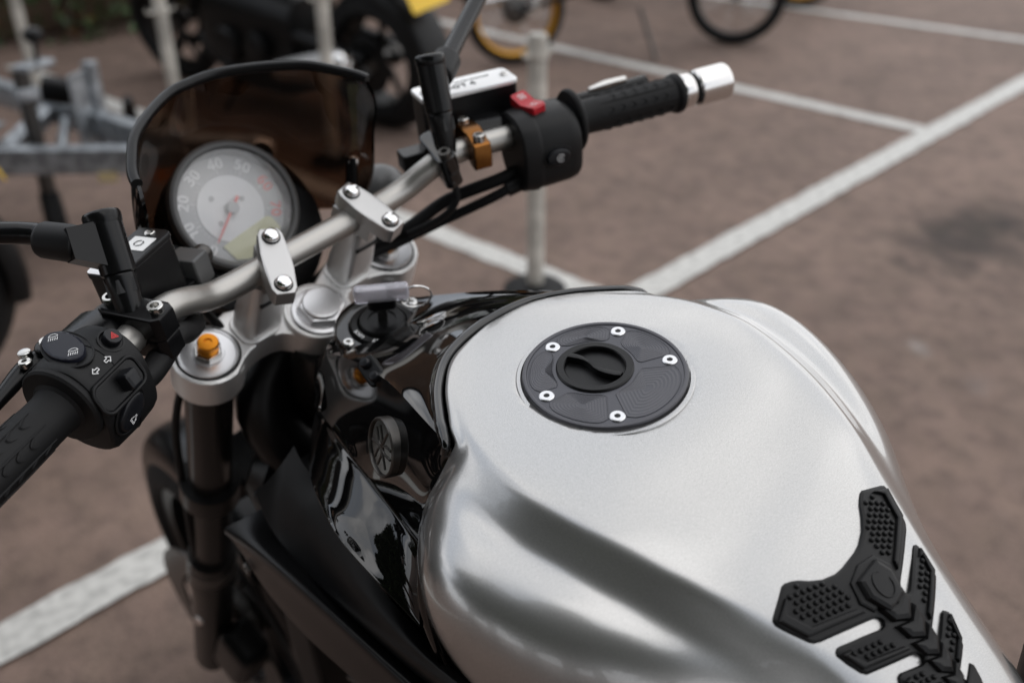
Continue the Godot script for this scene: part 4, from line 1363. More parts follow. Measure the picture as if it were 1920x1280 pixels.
func shroud(root: Node3D) -> void:
	var rows := []
	rows.append(row3([0, .050, .209, .045, .050, .217, .072, .049, .237, .091, .048, .262, .1030, .045, .284, .1130, .033, .282, .1225, .011, .273, .127, -.014, .265, .1245, -.037, .257]))
	rows.append(row3([0, .0535, .2045, .045, .0535, .2125, .072, .0525, .2330, .091, .0520, .2575, .1025, .0490, .279, .1125, .0345, .277, .1220, .012, .268, .1265, -.014, .260, .1240, -.037, .252]))
	rows.append(row3([0, .049, .18, .035, .049, .184, .058, .048, .20, .078, .0465, .222, .0910, .0470, .240, .1010, .033, .237, .108, .012, .228, .111, -.012, .220, .1140, -.035, .213]))
	rows.append(row3([0, .036, .15, .025, .036, .152, .045, .038, .165, .062, .040, .178, .0765, .0415, .195, .087, .028, .192, .096, .008, .187, .1025, -.012, .182, .106, -.031, .177]))
	rows.append(row3([0, .022, .128, .02, .022, .129, .037, .025, .134, .05, .029, .141, .0645, .031, .151, .074, .018, .15, .084, 0, .148, .092, -.012, .144, .0975, -.026, .140]))
	rows.append(row3([0, .008, .112, .018, .008, .111, .033, .011, .109, .044, .0155, .108, .0555, .017, .108, .064, .004, .106, .072, -.008, .104, .079, -.018, .101, .0835, -.030, .097]))
	rows.append(row3([0, .001, .075, .016, .001, .075, .032, .002, .075, .041, .004, .076, .0500, .006, .078, .057, -.006, .075, .064, -.018, .072, .069, -.029, .069, .0720, -.042, .066]))
	rows.append(row3([0, -.002, .046, .015, -.002, .047, .030, -.001, .052, .039, .000, .058, .0465, .001, .064, .0530, -.010, .062, .058, -.022, .058, .061, -.035, .054, .062, -.050, .049]))
	rows.append(row3([0, -.022, .043, .015, -.022, .044, .030, -.023, .049, .038, -.024, .055, .0445, -.026, .060, .0500, -.030, .058, .054, -.036, .054, .057, -.044, .050, .058, -.056, .046]))
	# the deck inside the shoulder line and the flank outside it, each evened out, meeting in a crisp edge
	var g := loft(rows, 8, 6)
	var deck := []
	var flank := []
	for r in g:
		deck.append(r.slice(0, 25))
		flank.append(r.slice(24, 49))
	var cowl := sub("tank_cowl", root)
	cowl.set_meta("label", "gloss black cowl in front of the silver tank")
	put("deck", sheet(relax(mirror_rows(deck.slice(0, 9)), 2), V(0, -.12, .15)), M.gloss_black, cowl)
	put("deck_front", sheet(relax(mirror_rows(deck.slice(8, 57)), 160), V(0, -.12, .15)), M.gloss_black, cowl)
	put("nose_lip", sheet(mirror_rows(deck.slice(56)), V(0, -.02, .15)), M.gloss_black, cowl)
	for s in [1.0, -1.0]:
		var fl := relax(flank.slice(0, 57), 160)
		fl.append_array(flank.slice(57))
		if s < 0.0:
			for r in fl:
				for j in r.size():
					r[j].x = -r[j].x
		put("flank", sheet(fl, V(0, -.05, .15)), M.gloss_black, cowl)
	# sculpted lower panels with the sky in them, one each side
	for s in [-1.0, 1.0]:
		var pr := [row3([.0670, -.046, .056, .0835, -.030, .097, .0975, -.026, .140, .106, -.031, .177, .1145, -.035, .213, .1240, -.037, .252]),
			row3([.0655, -.053, .057, .0820, -.038, .098, .0960, -.034, .141, .1045, -.039, .178, .1130, -.043, .214, .1225, -.045, .253]),
			row3([.0700, -.058, .058, .0865, -.043, .099, .1005, -.038, .142, .110, -.042, .180, .1190, -.047, .216, .1285, -.054, .254]),
			row3([.0790, -.071, .060, .0985, -.055, .100, .1160, -.0455, .143, .1305, -.0425, .188, .1360, -.0545, .225, .1385, -.072, .260]),
			row3([.0860, -.085, .062, .1100, -.070, .100, .1300, -.057, .142, .1500, -.048, .195, .1510, -.067, .232, .1470, -.095, .266]),
			row3([.0861, -.091, .062, .1101, -.076, .100, .1301, -.063, .142, .1501, -.054, .195, .1511, -.073, .232, .1471, -.101, .266]),
			row3([.075, -.105, .07, .09, -.1, .1, .105, -.092, .14, .12, -.088, .185, .125, -.105, .22, .127, -.130, .258])]
		var fr_ := loft(pr, 6, 6)
		var face := relax(fr_.slice(12, 25), 60)
		for k in 13:
			fr_[12 + k] = face[k]
		if s < 0:
			for r in fr_:
				for j in r.size():
					r[j].x = -r[j].x
		put("side_panel", sheet(fr_, V(0, -.12, .15)), M.gloss_black, root)
		# matt shroud below, with a rounded ridge
		var mr := [row3([.092, -.082, .048, .098, -.088, .066, .102, -.096, .090, .115, -.098, .118, .128, -.104, .164, .134, -.119, .206, .136, -.136, .245, .1375, -.150, .285, .136, -.160, .330]),
			row3([.108, -.098, .042, .116, -.108, .058, .122, -.115, .085, .131, -.120, .112, .1405, -.122, .160, .145, -.126, .206, .148, -.130, .250, .1495, -.132, .29, .150, -.13, .340]),
			row3([.130, -.113, .036, .1340, -.140, .054, .139, -.152, .088, .143, -.152, .128, .1470, -.147, .170, .1500, -.142, .210, .152, -.136, .255, .153, -.131, .300, .153, -.128, .350]),
			row3([.134, -.120, .035, .1385, -.148, .053, .143, -.160, .087, .147, -.160, .128, .151, -.155, .171, .1535, -.150, .212, .1555, -.144, .257, .1565, -.139, .302, .1565, -.136, .352]),
			row3([.128, -.150, .050, .133, -.172, .066, .138, -.182, .1, .142, -.182, .140, .146, -.178, .182, .149, -.173, .222, .151, -.168, .265, .152, -.163, .31, .152, -.16, .36])]
		var fm := relax(loft(mr, 6, 6), 6)
		if s < 0:
			for r in fm:
				for j in r.size():
					r[j].x = -r[j].x
		put("radiator_shroud", sheet(fm, V(0, -.2, .2)), M.matte_black, root)
		# lower duct with a bright rolled edge
		var dr := [row3([.110, -.150, .020, .122, -.166, .070, .128, -.182, .12, .131, -.186, .18, .133, -.186, .24, .135, -.186, .31]),
			row3([.140, -.155, .010, .147, -.150, .060, .151, -.152, .115, .153, -.158, .175, .155, -.165, .245, .156, -.17, .32]),
			row3([.1535, -.166, -.006, .1575, -.150, .050, .160, -.1465, .112, .161, -.152, .172, .162, -.163, .248, .163, -.17, .325]),
			row3([.1565, -.172, -.007, .1605, -.158, .050, .163, -.154, .112, .164, -.159, .172, .165, -.170, .248, .166, -.177, .325]),
			row3([.1540, -.180, -.006, .1590, -.175, .050, .162, -.176, .112, .163, -.183, .172, .164, -.194, .248, .165, -.201, .325]),
			row3([.1480, -.200, .000, .1560, -.222, .034, .160, -.236, .095, .161, -.240, .165, .162, -.245, .245, .163, -.25, .325]),
			row3([.130, -.21, .01, .14, -.235, .04, .145, -.25, .1, .146, -.255, .17, .147, -.26, .25, .148, -.265, .33])]
		var fd := relax(loft(dr, 5, 6), 3)
		if s < 0:
			for r in fd:
				for j in r.size():
					r[j].x = -r[j].x
		put("air_duct", sheet(fd, V(0, -.22, .15)), M.satin_black, root)
		put("duct_screw", lathe([[.0062, 0], [.0062, .002], [.0052, .0032], [.0026, .0032], [.0022, .0010], [.0003, .001]], 24, 25.0), M.dark_steel, root, fr(V(.1575 * s, -.200, .020), Vector3(s, .1, -.2)))
	# bright strip between the panel and the silver tank
	for s in [-1.0, 1.0]:
		put("panel_strip", tube(spline(row3([.1250 * s, -.040, .2570, .1370 * s, -.070, .2630, .1420 * s, -.1, .2680, .1425 * s, -.14, .276]), 6), [.003, .004, .004, .003], 10), M.gloss_black, root)
		# tuning-fork badge in a ring
		var em := sub("badge", root, fr(V(.1040 * s, .0085, .2040), Vector3(.89 * s, .33, -.30), Vector3(-.1, .35, .95)))
		put("ring", lathe([[.0222, -.012], [.0222, .0010], [.0214, .0020], [.0205, .0020], [.0198, .0008], [.0198, -.012]], 56, 35.0), M.dark_steel, em)
		put("disc", cyl(.0196, .0055, 48), M.gloss_black, em, Transform3D(Basis(), Vector3(0, -.0052, 0)))
		for k in 3:
			var rot := Transform3D(Basis(Vector3.UP, TAU * k / 3.0 + .3), Vector3(0, .0004, 0))
			var fork := join([[rod(Vector3(0, 0, 0), Vector3(0, 0, .0165), .0009, 8)], [tube(PackedVector3Array([Vector3(-.0034, 0, -.0158), Vector3(-.0034, 0, -.006), Vector3(-.0022, 0, -.003), Vector3(0, 0, -.0018), Vector3(.0022, 0, -.003), Vector3(.0034, 0, -.006), Vector3(.0034, 0, -.0158)]), [.0009], 8)]])
			put("tuning_fork", fork, M.dark_steel, em, rot)
		if s > 0:
			continue
		# little twin-bolt bracket on the cowl's shoulder
		var lug := sub("cowl_lug", root, fr(V(.0665 * s, .0325, .156), Vector3(.55 * s, .8, .1), Vector3(-.36 * s, .1, -.93)))
		put("plate", slab(rrect(.026, .015, .004, 4), -.004, .0022, .0012), M.satin_black, lug)
		for e in [-.0075, .0075]:
			put("bolt", lathe([[.0042, 0], [.0042, .003], [.0032, .0042], [.0003, .0044]], 20, 45.0), M.button_grey, lug, Transform3D(Basis(), Vector3(e, .002, 0)))
	# ignition lock in the cowl
	var ig := sub("ignition_lock", root, fr(V(.001, .004, .084), Vector3(0, .985, .17)))
	put("surround", lathe([[.0420, -.014], [.0415, .0010], [.0400, .0040], [.0380, .0046], [.0300, .0048], [.0285, .0040], [.0280, .0020], [.0280, -.01]], 64), M.gloss_black, ig)
	put("dial_ring", lathe([[.0278, -.006], [.0278, .0048], [.0262, .0066], [.0215, .0074], [.0205, .0062], [.0205, -.006]], 64), M.satin_black, ig)
	put("barrel", lathe([[.0200, -.004], [.0200, .0080], [.0185, .0100], [.0120, .0104], [.0118, .0090], [.0003, .0090]], 48), M.satin_black, ig)
	var marks := ["ON", "OFF", "LOCK"]
	for k in 3:
		var a := deg_to_rad(100 + k * 42.0)
		put("mark", words(marks[k], .0034), M.grey_print, ig, Transform3D(Basis(Vector3.UP, -a - PI / 2) * Basis(Vector3(1, 0, 0), Vector3(0, 0, -1), Vector3(0, 1, 0)), Vector3(cos(a) * .0242, .0073, sin(a) * .0242)))
	for q in [[-.0360, -.002], [.0360, -.002]]:
		put("screw", lathe([[.0050, 0], [.0050, .002], [.0040, .0028], [.0020, .0028], [.0018, .0006], [.0003, .0006]], 24, 25.0), M.steel, ig, Transform3D(Basis(), Vector3(q[0], .0042, q[1])))

func seat_and_rear(root: Node3D) -> void:
	# saddle: its nose wraps round the tail of the tank
	var s := sub("saddle", root)
	s.set_meta("label", "black stitched leather saddle behind the tank")
	var rows := []
	var half := [
		[0, -.16, .652, .035, -.16, .642, .066, -.165, .620, .092, -.175, .602, .112, -.195, .598, .125, -.225, .606, .13, -.26, .62],
		[0, -.105, .660, .034, -.105, .650, .064, -.106, .626, .088, -.112, .6015, .107, -.128, .595, .121, -.160, .602, .128, -.21, .618],
		[0, -.090, .676, .033, -.090, .665, .062, -.089, .640, .085, -.093, .611, .102, -.105, .602, .117, -.135, .609, .127, -.19, .625],
		[0, -.090, .72, .035, -.090, .712, .064, -.089, .692, .086, -.093, .666, .104, -.105, .655, .121, -.137, .655, .133, -.195, .66],
		[0, -.110, .80, .045, -.109, .80, .08, -.107, .79, .108, -.109, .78, .13, -.121, .775, .146, -.155, .775, .15, -.21, .775],
		[0, -.105, .92, .06, -.104, .92, .1, -.102, .92, .13, -.106, .92, .15, -.122, .92, .160, -.16, .92, .155, -.21, .92],
		[0, -.02, 1.02, .05, -.021, 1.02, .09, -.024, 1.02, .115, -.033, 1.02, .13, -.055, 1.02, .135, -.1, 1.02, .13, -.16, 1.02],
		[0, -.005, 1.2, .05, -.006, 1.2, .08, -.01, 1.2, .1, -.02, 1.2, .11, -.04, 1.2, .115, -.08, 1.2, .11, -.12, 1.2],
		[0, -.02, 1.32, .04, -.021, 1.32, .065, -.025, 1.32, .08, -.034, 1.32, .088, -.05, 1.32, .09, -.08, 1.32, .085, -.11, 1.32]]
	for h in half:
		rows.append(row3(h))
	put("cover", sheet(mirror_rows(loft(rows, 5, 4)), V(0, -.25, .9)), M.seat_leather, s)
	for q in [1.0, -1.0]:
		var st := spline(row3([.088 * q, -.0925, .6125, .0868 * q, -.0925, .64, .0878 * q, -.093, .668, .098 * q, -.100, .72, .11 * q, -.1075, .78, .131 * q, -.1055, .92]), 9)
		for k in st.size() - 1:
			if k % 1 == 0:
				put("stitch", rod(st[k].lerp(st[k + 1], .15), st[k].lerp(st[k + 1], .7), .0008, 6), M.thread, s)
		put("piping", tube(spline(row3([.099 * q, -.1015, .6045, .1005 * q, -.1015, .64, .1025 * q, -.103, .668, .113 * q, -.11, .72, .128 * q, -.119, .78, .149 * q, -.120, .92]), 6), [.0022], 8), M.seat_leather, s)
	# tail, rear wheel, swing arm
	put("tail_cowl", loft_box(root_rows([[.70, .12, -.21, -.30], [.95, .13, -.18, -.28], [1.2, .10, -.12, -.2], [1.34, .06, -.1, -.15]])), M.gloss_black, root)
	wheel(root, "rear_wheel", V(0, -.69, 1.02), .312, .165, M.satin_black, 10, false)
	for q in [-1.0, 1.0]:
		put("swing_arm", tube(PackedVector3Array([V(.10 * q, -.58, .45), V(.11 * q, -.66, .80), V(.11 * q, -.69, 1.04)]), [.035, .032, .026], 12, 1.3), M.cast_metal, root)
		put("foot_rest", rod(V(.13 * q, -.62, .50), V(.26 * q, -.61, .50), .012, 12), M.steel, root)
	put("silencer", tube(PackedVector3Array([V(.16, -.36, .78), V(.17, -.25, 1.02), V(.175, -.15, 1.26)]), [.05, .056, .046], 20), M.steel, root)
	put("side_stand", rod(V(-.11, -.70, .42), V(-.30, -.955, .36), .014, 12), M.dark_steel, root)

func root_rows(a: Array) -> Array:
	var rows := []
	for q in a:
		var r := PackedVector3Array()
		for p in rrect(q[1] * 2.0, q[2] - q[3], minf(.035, (q[2] - q[3]) * .4), 4):
			r.append(V(p.x, (q[2] + q[3]) / 2.0 + p.y, q[0]))
		rows.append(r)
	return rows

func loft_box(rows: Array) -> ArrayMesh:
	var t := PackedVector3Array()
	grid(t, rows, true)
	var f: PackedVector3Array = rows[0].duplicate()
	f.reverse()
	fan(t, f)
	fan(t, rows[-1])
	return solid(t, 35.0)

# wheel as a part: tyre, rim, hub, spokes; the axle lies along X of its own frame
func wheel(parent: Node3D, called: String, at: Vector3, r: float, w: float, rim: Material, spokes: int, wire: bool, yaw := 0.0) -> Node3D:
	var g := sub(called, parent, Transform3D(Basis(Vector3.UP, yaw), at))
	var b := Transform3D(Basis(Vector3(0, -1, 0), Vector3(1, 0, 0), Vector3(0, 0, 1)), Vector3.ZERO)
	var pr := []
	var rr := r - w * .52
	for k in 17:
		var a := PI * k / 16.0
		pr.append([rr + sin(a) * (r - rr) * (1.0 if sin(a) > .5 else .92), -cos(a) * w / 2.0])
	pr.append([rr - .012, w * .42])
	pr.append([rr - .012, -w * .42])
	pr.append(pr[0])
	put("tyre", lathe(pr, 56, 40.0), M.tyre_rubber, g, b)
	var ri := rr - .002
	put("rim", lathe([[ri - .03, -w * .10], [ri - .026, -w * .34], [ri, -w * .43], [ri + .006, -w * .46], [ri + .006, -w * .40], [ri - .01, -w * .3], [ri - .01, w * .3], [ri + .006, w * .40], [ri + .006, w * .46], [ri, w * .43], [ri - .026, w * .34], [ri - .03, w * .10], [ri - .03, -w * .10]], 56, 40.0), rim, g, b)
	var hr := .032 if wire else .05
	put("hub", lathe([[hr * .6, -w * .5], [hr, -w * .42], [hr, -w * .30], [hr * .7, -w * .2], [hr * .7, w * .2], [hr, w * .30], [hr, w * .42], [hr * .6, w * .5]], 32), M.dark_steel, g, b)
	for k in spokes:
		var a := TAU * k / spokes
		if wire:
			var a2 := a + (.28 if k % 2 == 0 else -.28)
			var x := .030 if (k / 2) % 2 == 0 else -.030
			put("spoke", rod(Vector3(x, cos(a2) * hr, sin(a2) * hr), Vector3(0, cos(a) * (ri - .028), sin(a) * (ri - .028)), .0019, 5), M.steel, g)
		else:
			put("spoke", rod(Vector3(0, cos(a) * hr * .8, sin(a) * hr * .8), Vector3(0, cos(a + .12) * (ri - .02), sin(a + .12) * (ri - .02)), .017, 10, .013), rim, g)
	return g

func front_end(root: Node3D) -> void:
	var c := V(0, -.700, -.388)
	wheel(root, "front_wheel", c, .29, .105, M.satin_black, 10, false, -.10)
	for s in [-1.0, 1.0]:
		put("brake_disc", lathe([[.10, -.0022], [.10, .0022], [.149, .0022], [.149, -.0022], [.10, -.0022]], 56), M.dark_steel, root, Transform3D(Basis(Vector3(0, -1, 0), Vector3(1, 0, 0), Vector3(0, 0, 1)), c + Vector3(.072 * s, 0, 0)))
		var cal := fr(c + Vector3(.098 * s, .07, .115), Vector3(0, .84, .54))
		put("brake_calliper", box(.05, .12, .065, .012), M.satin_black, root, cal * Transform3D(Basis(), Vector3(0, -.06, 0)))
		put("calliper_bolt", lathe([[.0078, 0], [.0078, .006], [.006, .009], [.0003, .0095]], 24, 45.0), M.chrome, root, fr(V(.124 * s, -.542, -.286), Vector3(s, .3, .3)))
		put("brake_hose", tube(spline(PackedVector3Array([V(.09 * s, -.02, -.075), V(.118 * s, -.12, -.125), V(.128 * s, -.26, -.165), V(.122 * s, -.42, -.235), V(.115 * s, -.55, -.285)]), 6), [.0042], 8), M.rubber, root)
	var rows := []
	for k in 19:
		var a := deg_to_rad(12.0 + k * 8.2)
		var row := PackedVector3Array()
		for q in [[0, .312], [.020, .310], [.034, .302], [.043, .288], [.046, .270], [.045, .250 - .03 * sin(a)]]:
			row.append(c + Vector3(q[0], sin(a) * q[1], -cos(a) * q[1]))
		rows.append(row)
	put("mudguard", sheet(mirror_rows(loft(rows, 1, 4)), c), M.mirror_black, root, Transform3D(Basis(), c) * Transform3D(Basis(Vector3.UP, -.12), Vector3.ZERO) * Transform3D(Basis(), -c))
	# radiator, engine and exhaust headers in the dark between forks and tank
	put("radiator", box(.25, .46, .045, .006), M.matte_black, root, fr(V(0, -.60, -.035), Vector3(0, .97, .12)))
	put("wiring_loom", tube(spline(PackedVector3Array([V(-.02, -.06, -.06), V(-.055, -.12, -.06), V(-.04, -.22, -.02), V(-.06, -.30, .02)]), 6), [.022, .030, .034, .03], 12), M.satin_black, root)
	put("horn", lathe([[.02, 0], [.045, .008], [.048, .02], [.035, .035], [.0003, .04]], 32, 40.0), M.satin_black, root, fr(V(-.05, -.20, -.06), Vector3(-.5, .4, -.6)))
	put("air_box", loft_box(root_rows([[.05, .045, -.05, -.20], [.12, .09, -.03, -.22], [.25, .115, -.05, -.26], [.45, .11, -.10, -.30], [.62, .08, -.17, -.32]])), M.satin_black, root)
	put("engine", box(.30, .34, .42, .03), M.satin_black, root, Transform3D(Basis(), V(0, -.72, .28)))
	put("cylinder_block", box(.20, .34, .20, .02), M.satin_black, root, fr(V(0, -.48, .20), Vector3(0, .93, -.35)))
	for k in 7:
		put("cooling_fin", box(.225, .006, .225, .0015), M.dark_steel, root, fr(V(0, -.44 + k * .028, .185 - k * .0105), Vector3(0, .93, -.35)))
	put("exhaust_header", tube(spline(PackedVector3Array([V(.05, -.35, .05), V(.06, -.45, -.02), V(.055, -.65, .0), V(.04, -.77, .12), V(.08, -.80, .4), V(.15, -.55, .7)]), 6), [.021], 14), M.dark_steel, root)

func main_bike() -> void:
	var root := thing("motorcycle", "silver and black motorcycle in the foreground with handlebar, gauge and studded tank pad", "motorcycle")
	root.rotation = Vector3(0, deg_to_rad(.08), deg_to_rad(8.67))
	tank(root)
	fuel_cap(root)
	tank_pad(root)
	shroud(root)
	handlebar(root)
	yoke(root)
	gauge(root)
	windscreen(root)
	left_controls(root)
	right_controls(root)
	front_end(root)
	seat_and_rear(root)
	# the key stands in the ignition: a thing of its own
	var w := root.transform
	var key := thing("ignition_key", "clear plastic headed key standing in the ignition lock", "key")
	key.transform = w * fr(V(.001, .012, .0865), Vector3(.02, .985, .17), Vector3(.80, 0, .60))
	put("blade", box(.0085, .022, .0024, .0006), M.steel, key, Transform3D(Basis(), Vector3(0, -.006, 0)))
	put("collar", box(.024, .013, .009, .003), M.satin_black, key, Transform3D(Basis(), Vector3(0, .014, 0)))
	put("head", slab(rrect(.046, .0105, .004, 5), 0, .0145, .003, 40.0, true), M.key_plastic, key, Transform3D(Basis(), Vector3(0, .0235, 0)))
	put("core", box(.020, .010, .0035, .001), M.grey_print, key, Transform3D(Basis(), Vector3(-.006, .0255, 0)))
	var kr := MeshInstance3D.new()
	var loop := PackedVector3Array()
	for k in 34:
		var a := TAU * 1.02 * k / 33.0
		loop.append(Vector3(cos(a) * .0135, sin(a) * .0135, .0006 * sin(a * .5)))
	kr = put("key_ring", tube(loop, [.0009], 8), M.chrome, self)
	kr.transform = w * fr(V(.026, .030, .1045), Vector3(-.15, .95, .28), Vector3(.75, .1, .65))
	tag(kr, "small round steel split ring hanging from the key", "key ring")
	var eye := tube(loop, [.0022], 8)
	put("eyelet", eye, M.steel, key, Transform3D(Basis(Vector3(.28, 0, 0), Vector3(0, .28, 0), Vector3(0, 0, .8)), Vector3(.0195, .021, 0)))

# ------------------------------------------------------------------ surroundings
func ground() -> void:
	# fine part near the camera with the tarmac's own mottling and oil stains in vertex colours, coarse sheet beyond
	var xs := PackedFloat32Array()
	var zs := PackedFloat32Array()
	var x := -120.0
	for v in [-120.0, -60.0, -30.0, -15.0, -8.0]:
		xs.append(v)
	for k in 281:
		xs.append(-4.0 + k * .05)
	for v in [14.0, 20.0, 40.0, 80.0, 120.0]:
		xs.append(v)
	for v in [-120.0, -60.0, -30.0, -15.0, -10.0]:
		zs.append(v)
	for k in 181:
		zs.append(-7.0 + k * .05)
	for v in [4.0, 8.0, 15.0, 30.0, 60.0, 120.0]:
		zs.append(v)
	var n := FastNoiseLite.new()
	n.seed = 5
	n.frequency = .7
	n.fractal_octaves = 4
	var n2 := FastNoiseLite.new()
	n2.seed = 9
	n2.frequency = 3.2
	n2.fractal_octaves = 3
	var pos := PackedVector3Array()
	var nor := PackedVector3Array()
	var col := PackedColorArray()
	var idx := PackedInt32Array()
	# oil patch, faint damp spots
	var stains := [[2.85, -.36, .34, .17, .74], [3.2, -.12, .26, .11, .6], [2.2, -2.3, .35, .2, .25], [.35, -.35, .5, .25, .3], [4.6, .35, .3, .15, .35], [3.4, .9, .4, .2, .3]]
	var pale := [[1.945, -.135, .020, .020, .5], [1.975, -.09, .014, .05, .22], [1.87, .03, .025, .02, .22], [2.45, .45, .03, .02, .15]]
	for z in zs:
		for xx in xs:
			pos.append(Vector3(xx, 0, z))
			nor.append(Vector3.UP)
			var v := 1.0 + n.get_noise_2d(xx, z) * .22 + n2.get_noise_2d(xx, z) * .22 + n2.get_noise_2d(xx * 2.7 + 9.0, z * 2.7) * .16
			var wob := n2.get_noise_2d(xx * 2.0 + 40.0, z * 2.0) * .9
			for s in stains:
				var d := Vector2((xx - s[0]) / s[2], (z - s[1]) / s[3]).length() + wob
				v *= 1.0 - s[4] * clampf(1.5 - d, 0.0, 1.0)
			var c := Color(.255, .178, .142) * v
			for s in pale:
				var d := Vector2((xx - s[0]) / s[2], (z - s[1]) / s[3]).length() + wob * .5
				c = c.lerp(Color(.6, .57, .54), s[4] * clampf(1.7 - d, 0.0, 1.0))
			col.append(Color(maxf(c.r, .02), maxf(c.g, .018), maxf(c.b, .016)))
	var w := xs.size()
	for i in zs.size() - 1:
		for j in w - 1:
			var a := i * w + j
			idx.append_array(PackedInt32Array([a, a + 1, a + w, a + 1, a + w + 1, a + w]))
	struct("ground", arr(pos, nor, PackedVector2Array(), idx, col), M.tarmac, "brown weathered tarmac of the car park")

func painted_line(a: Vector2, b: Vector2, w: float, y: float, seed_: int, label: String) -> void:
	var n := FastNoiseLite.new()
	n.seed = seed_
	n.frequency = 9.0
	n.fractal_octaves = 3
	var d := (b - a).normalized()
	var s := Vector2(-d.y, d.x)
	var l := a.distance_to(b)
	var m := int(l / .03)
	var t := PackedVector3Array()
	var pl := Vector2.ZERO
	var pr := Vector2.ZERO
	for k in m + 1:
		var f := l * k / m
		var c := a + d * f
		var e := n.get_noise_1d(f) * .010
		var g := n.get_noise_1d(f + 50.0) * .010
		var q := c + s * (w / 2 + e)
		var r := c - s * (w / 2 + g)
		if k > 0:
			quad(t, Vector3(pl.x, y, pl.y), Vector3(q.x, y, q.y), Vector3(r.x, y, r.y), Vector3(pr.x, y, pr.y))
		pl = q
		pr = r
	if (t[2] - t[0]).cross(t[1] - t[0]).y < 0.0:
		t = flipped(t)
	struct("painted_line", solid(t, 10.0, false), M.line_paint, label)

func post(label: String, x: float, z: float, lean: Vector2, ring_at: float) -> void:
	var p := thing("barrier_post", label, "post", Vector3(x, 0, z), "white barrier posts on black feet")
	var up := Vector3(lean.x, 1, lean.y).normalized()
	put("foot", lathe([[.098, .010], [.098, .014], [.092, .020], [.060, .026], [.040, .030], [.0003, .030]], 40), M.rubber, p)
	put("pole", cyl(.0265, .705, 28), M.post_white, p, fr(Vector3(0, .035, 0), up))
	put("cap", lathe([[.0280, .735], [.0285, .745], [.0285, .778], [.025, .788], [.0003, .790]], 32, 40.0), M.post_white, p, fr(Vector3.ZERO, up))
	var c := sub("chain_hook", p, fr(Vector3.ZERO, up))
	put("collar", lathe([[.0270, ring_at - .014], [.0315, ring_at - .012], [.0315, ring_at + .012], [.0270, ring_at + .014]], 32), M.post_white, c)
	for s in [-1.0, 1.0]:
		put("hook", tube(spline(PackedVector3Array([Vector3(.030 * s, ring_at, 0), Vector3(.055 * s, ring_at - .004, 0), Vector3(.062 * s, ring_at + .012, 0)]), 4), [.006, .005, .004], 8), M.post_white, c)

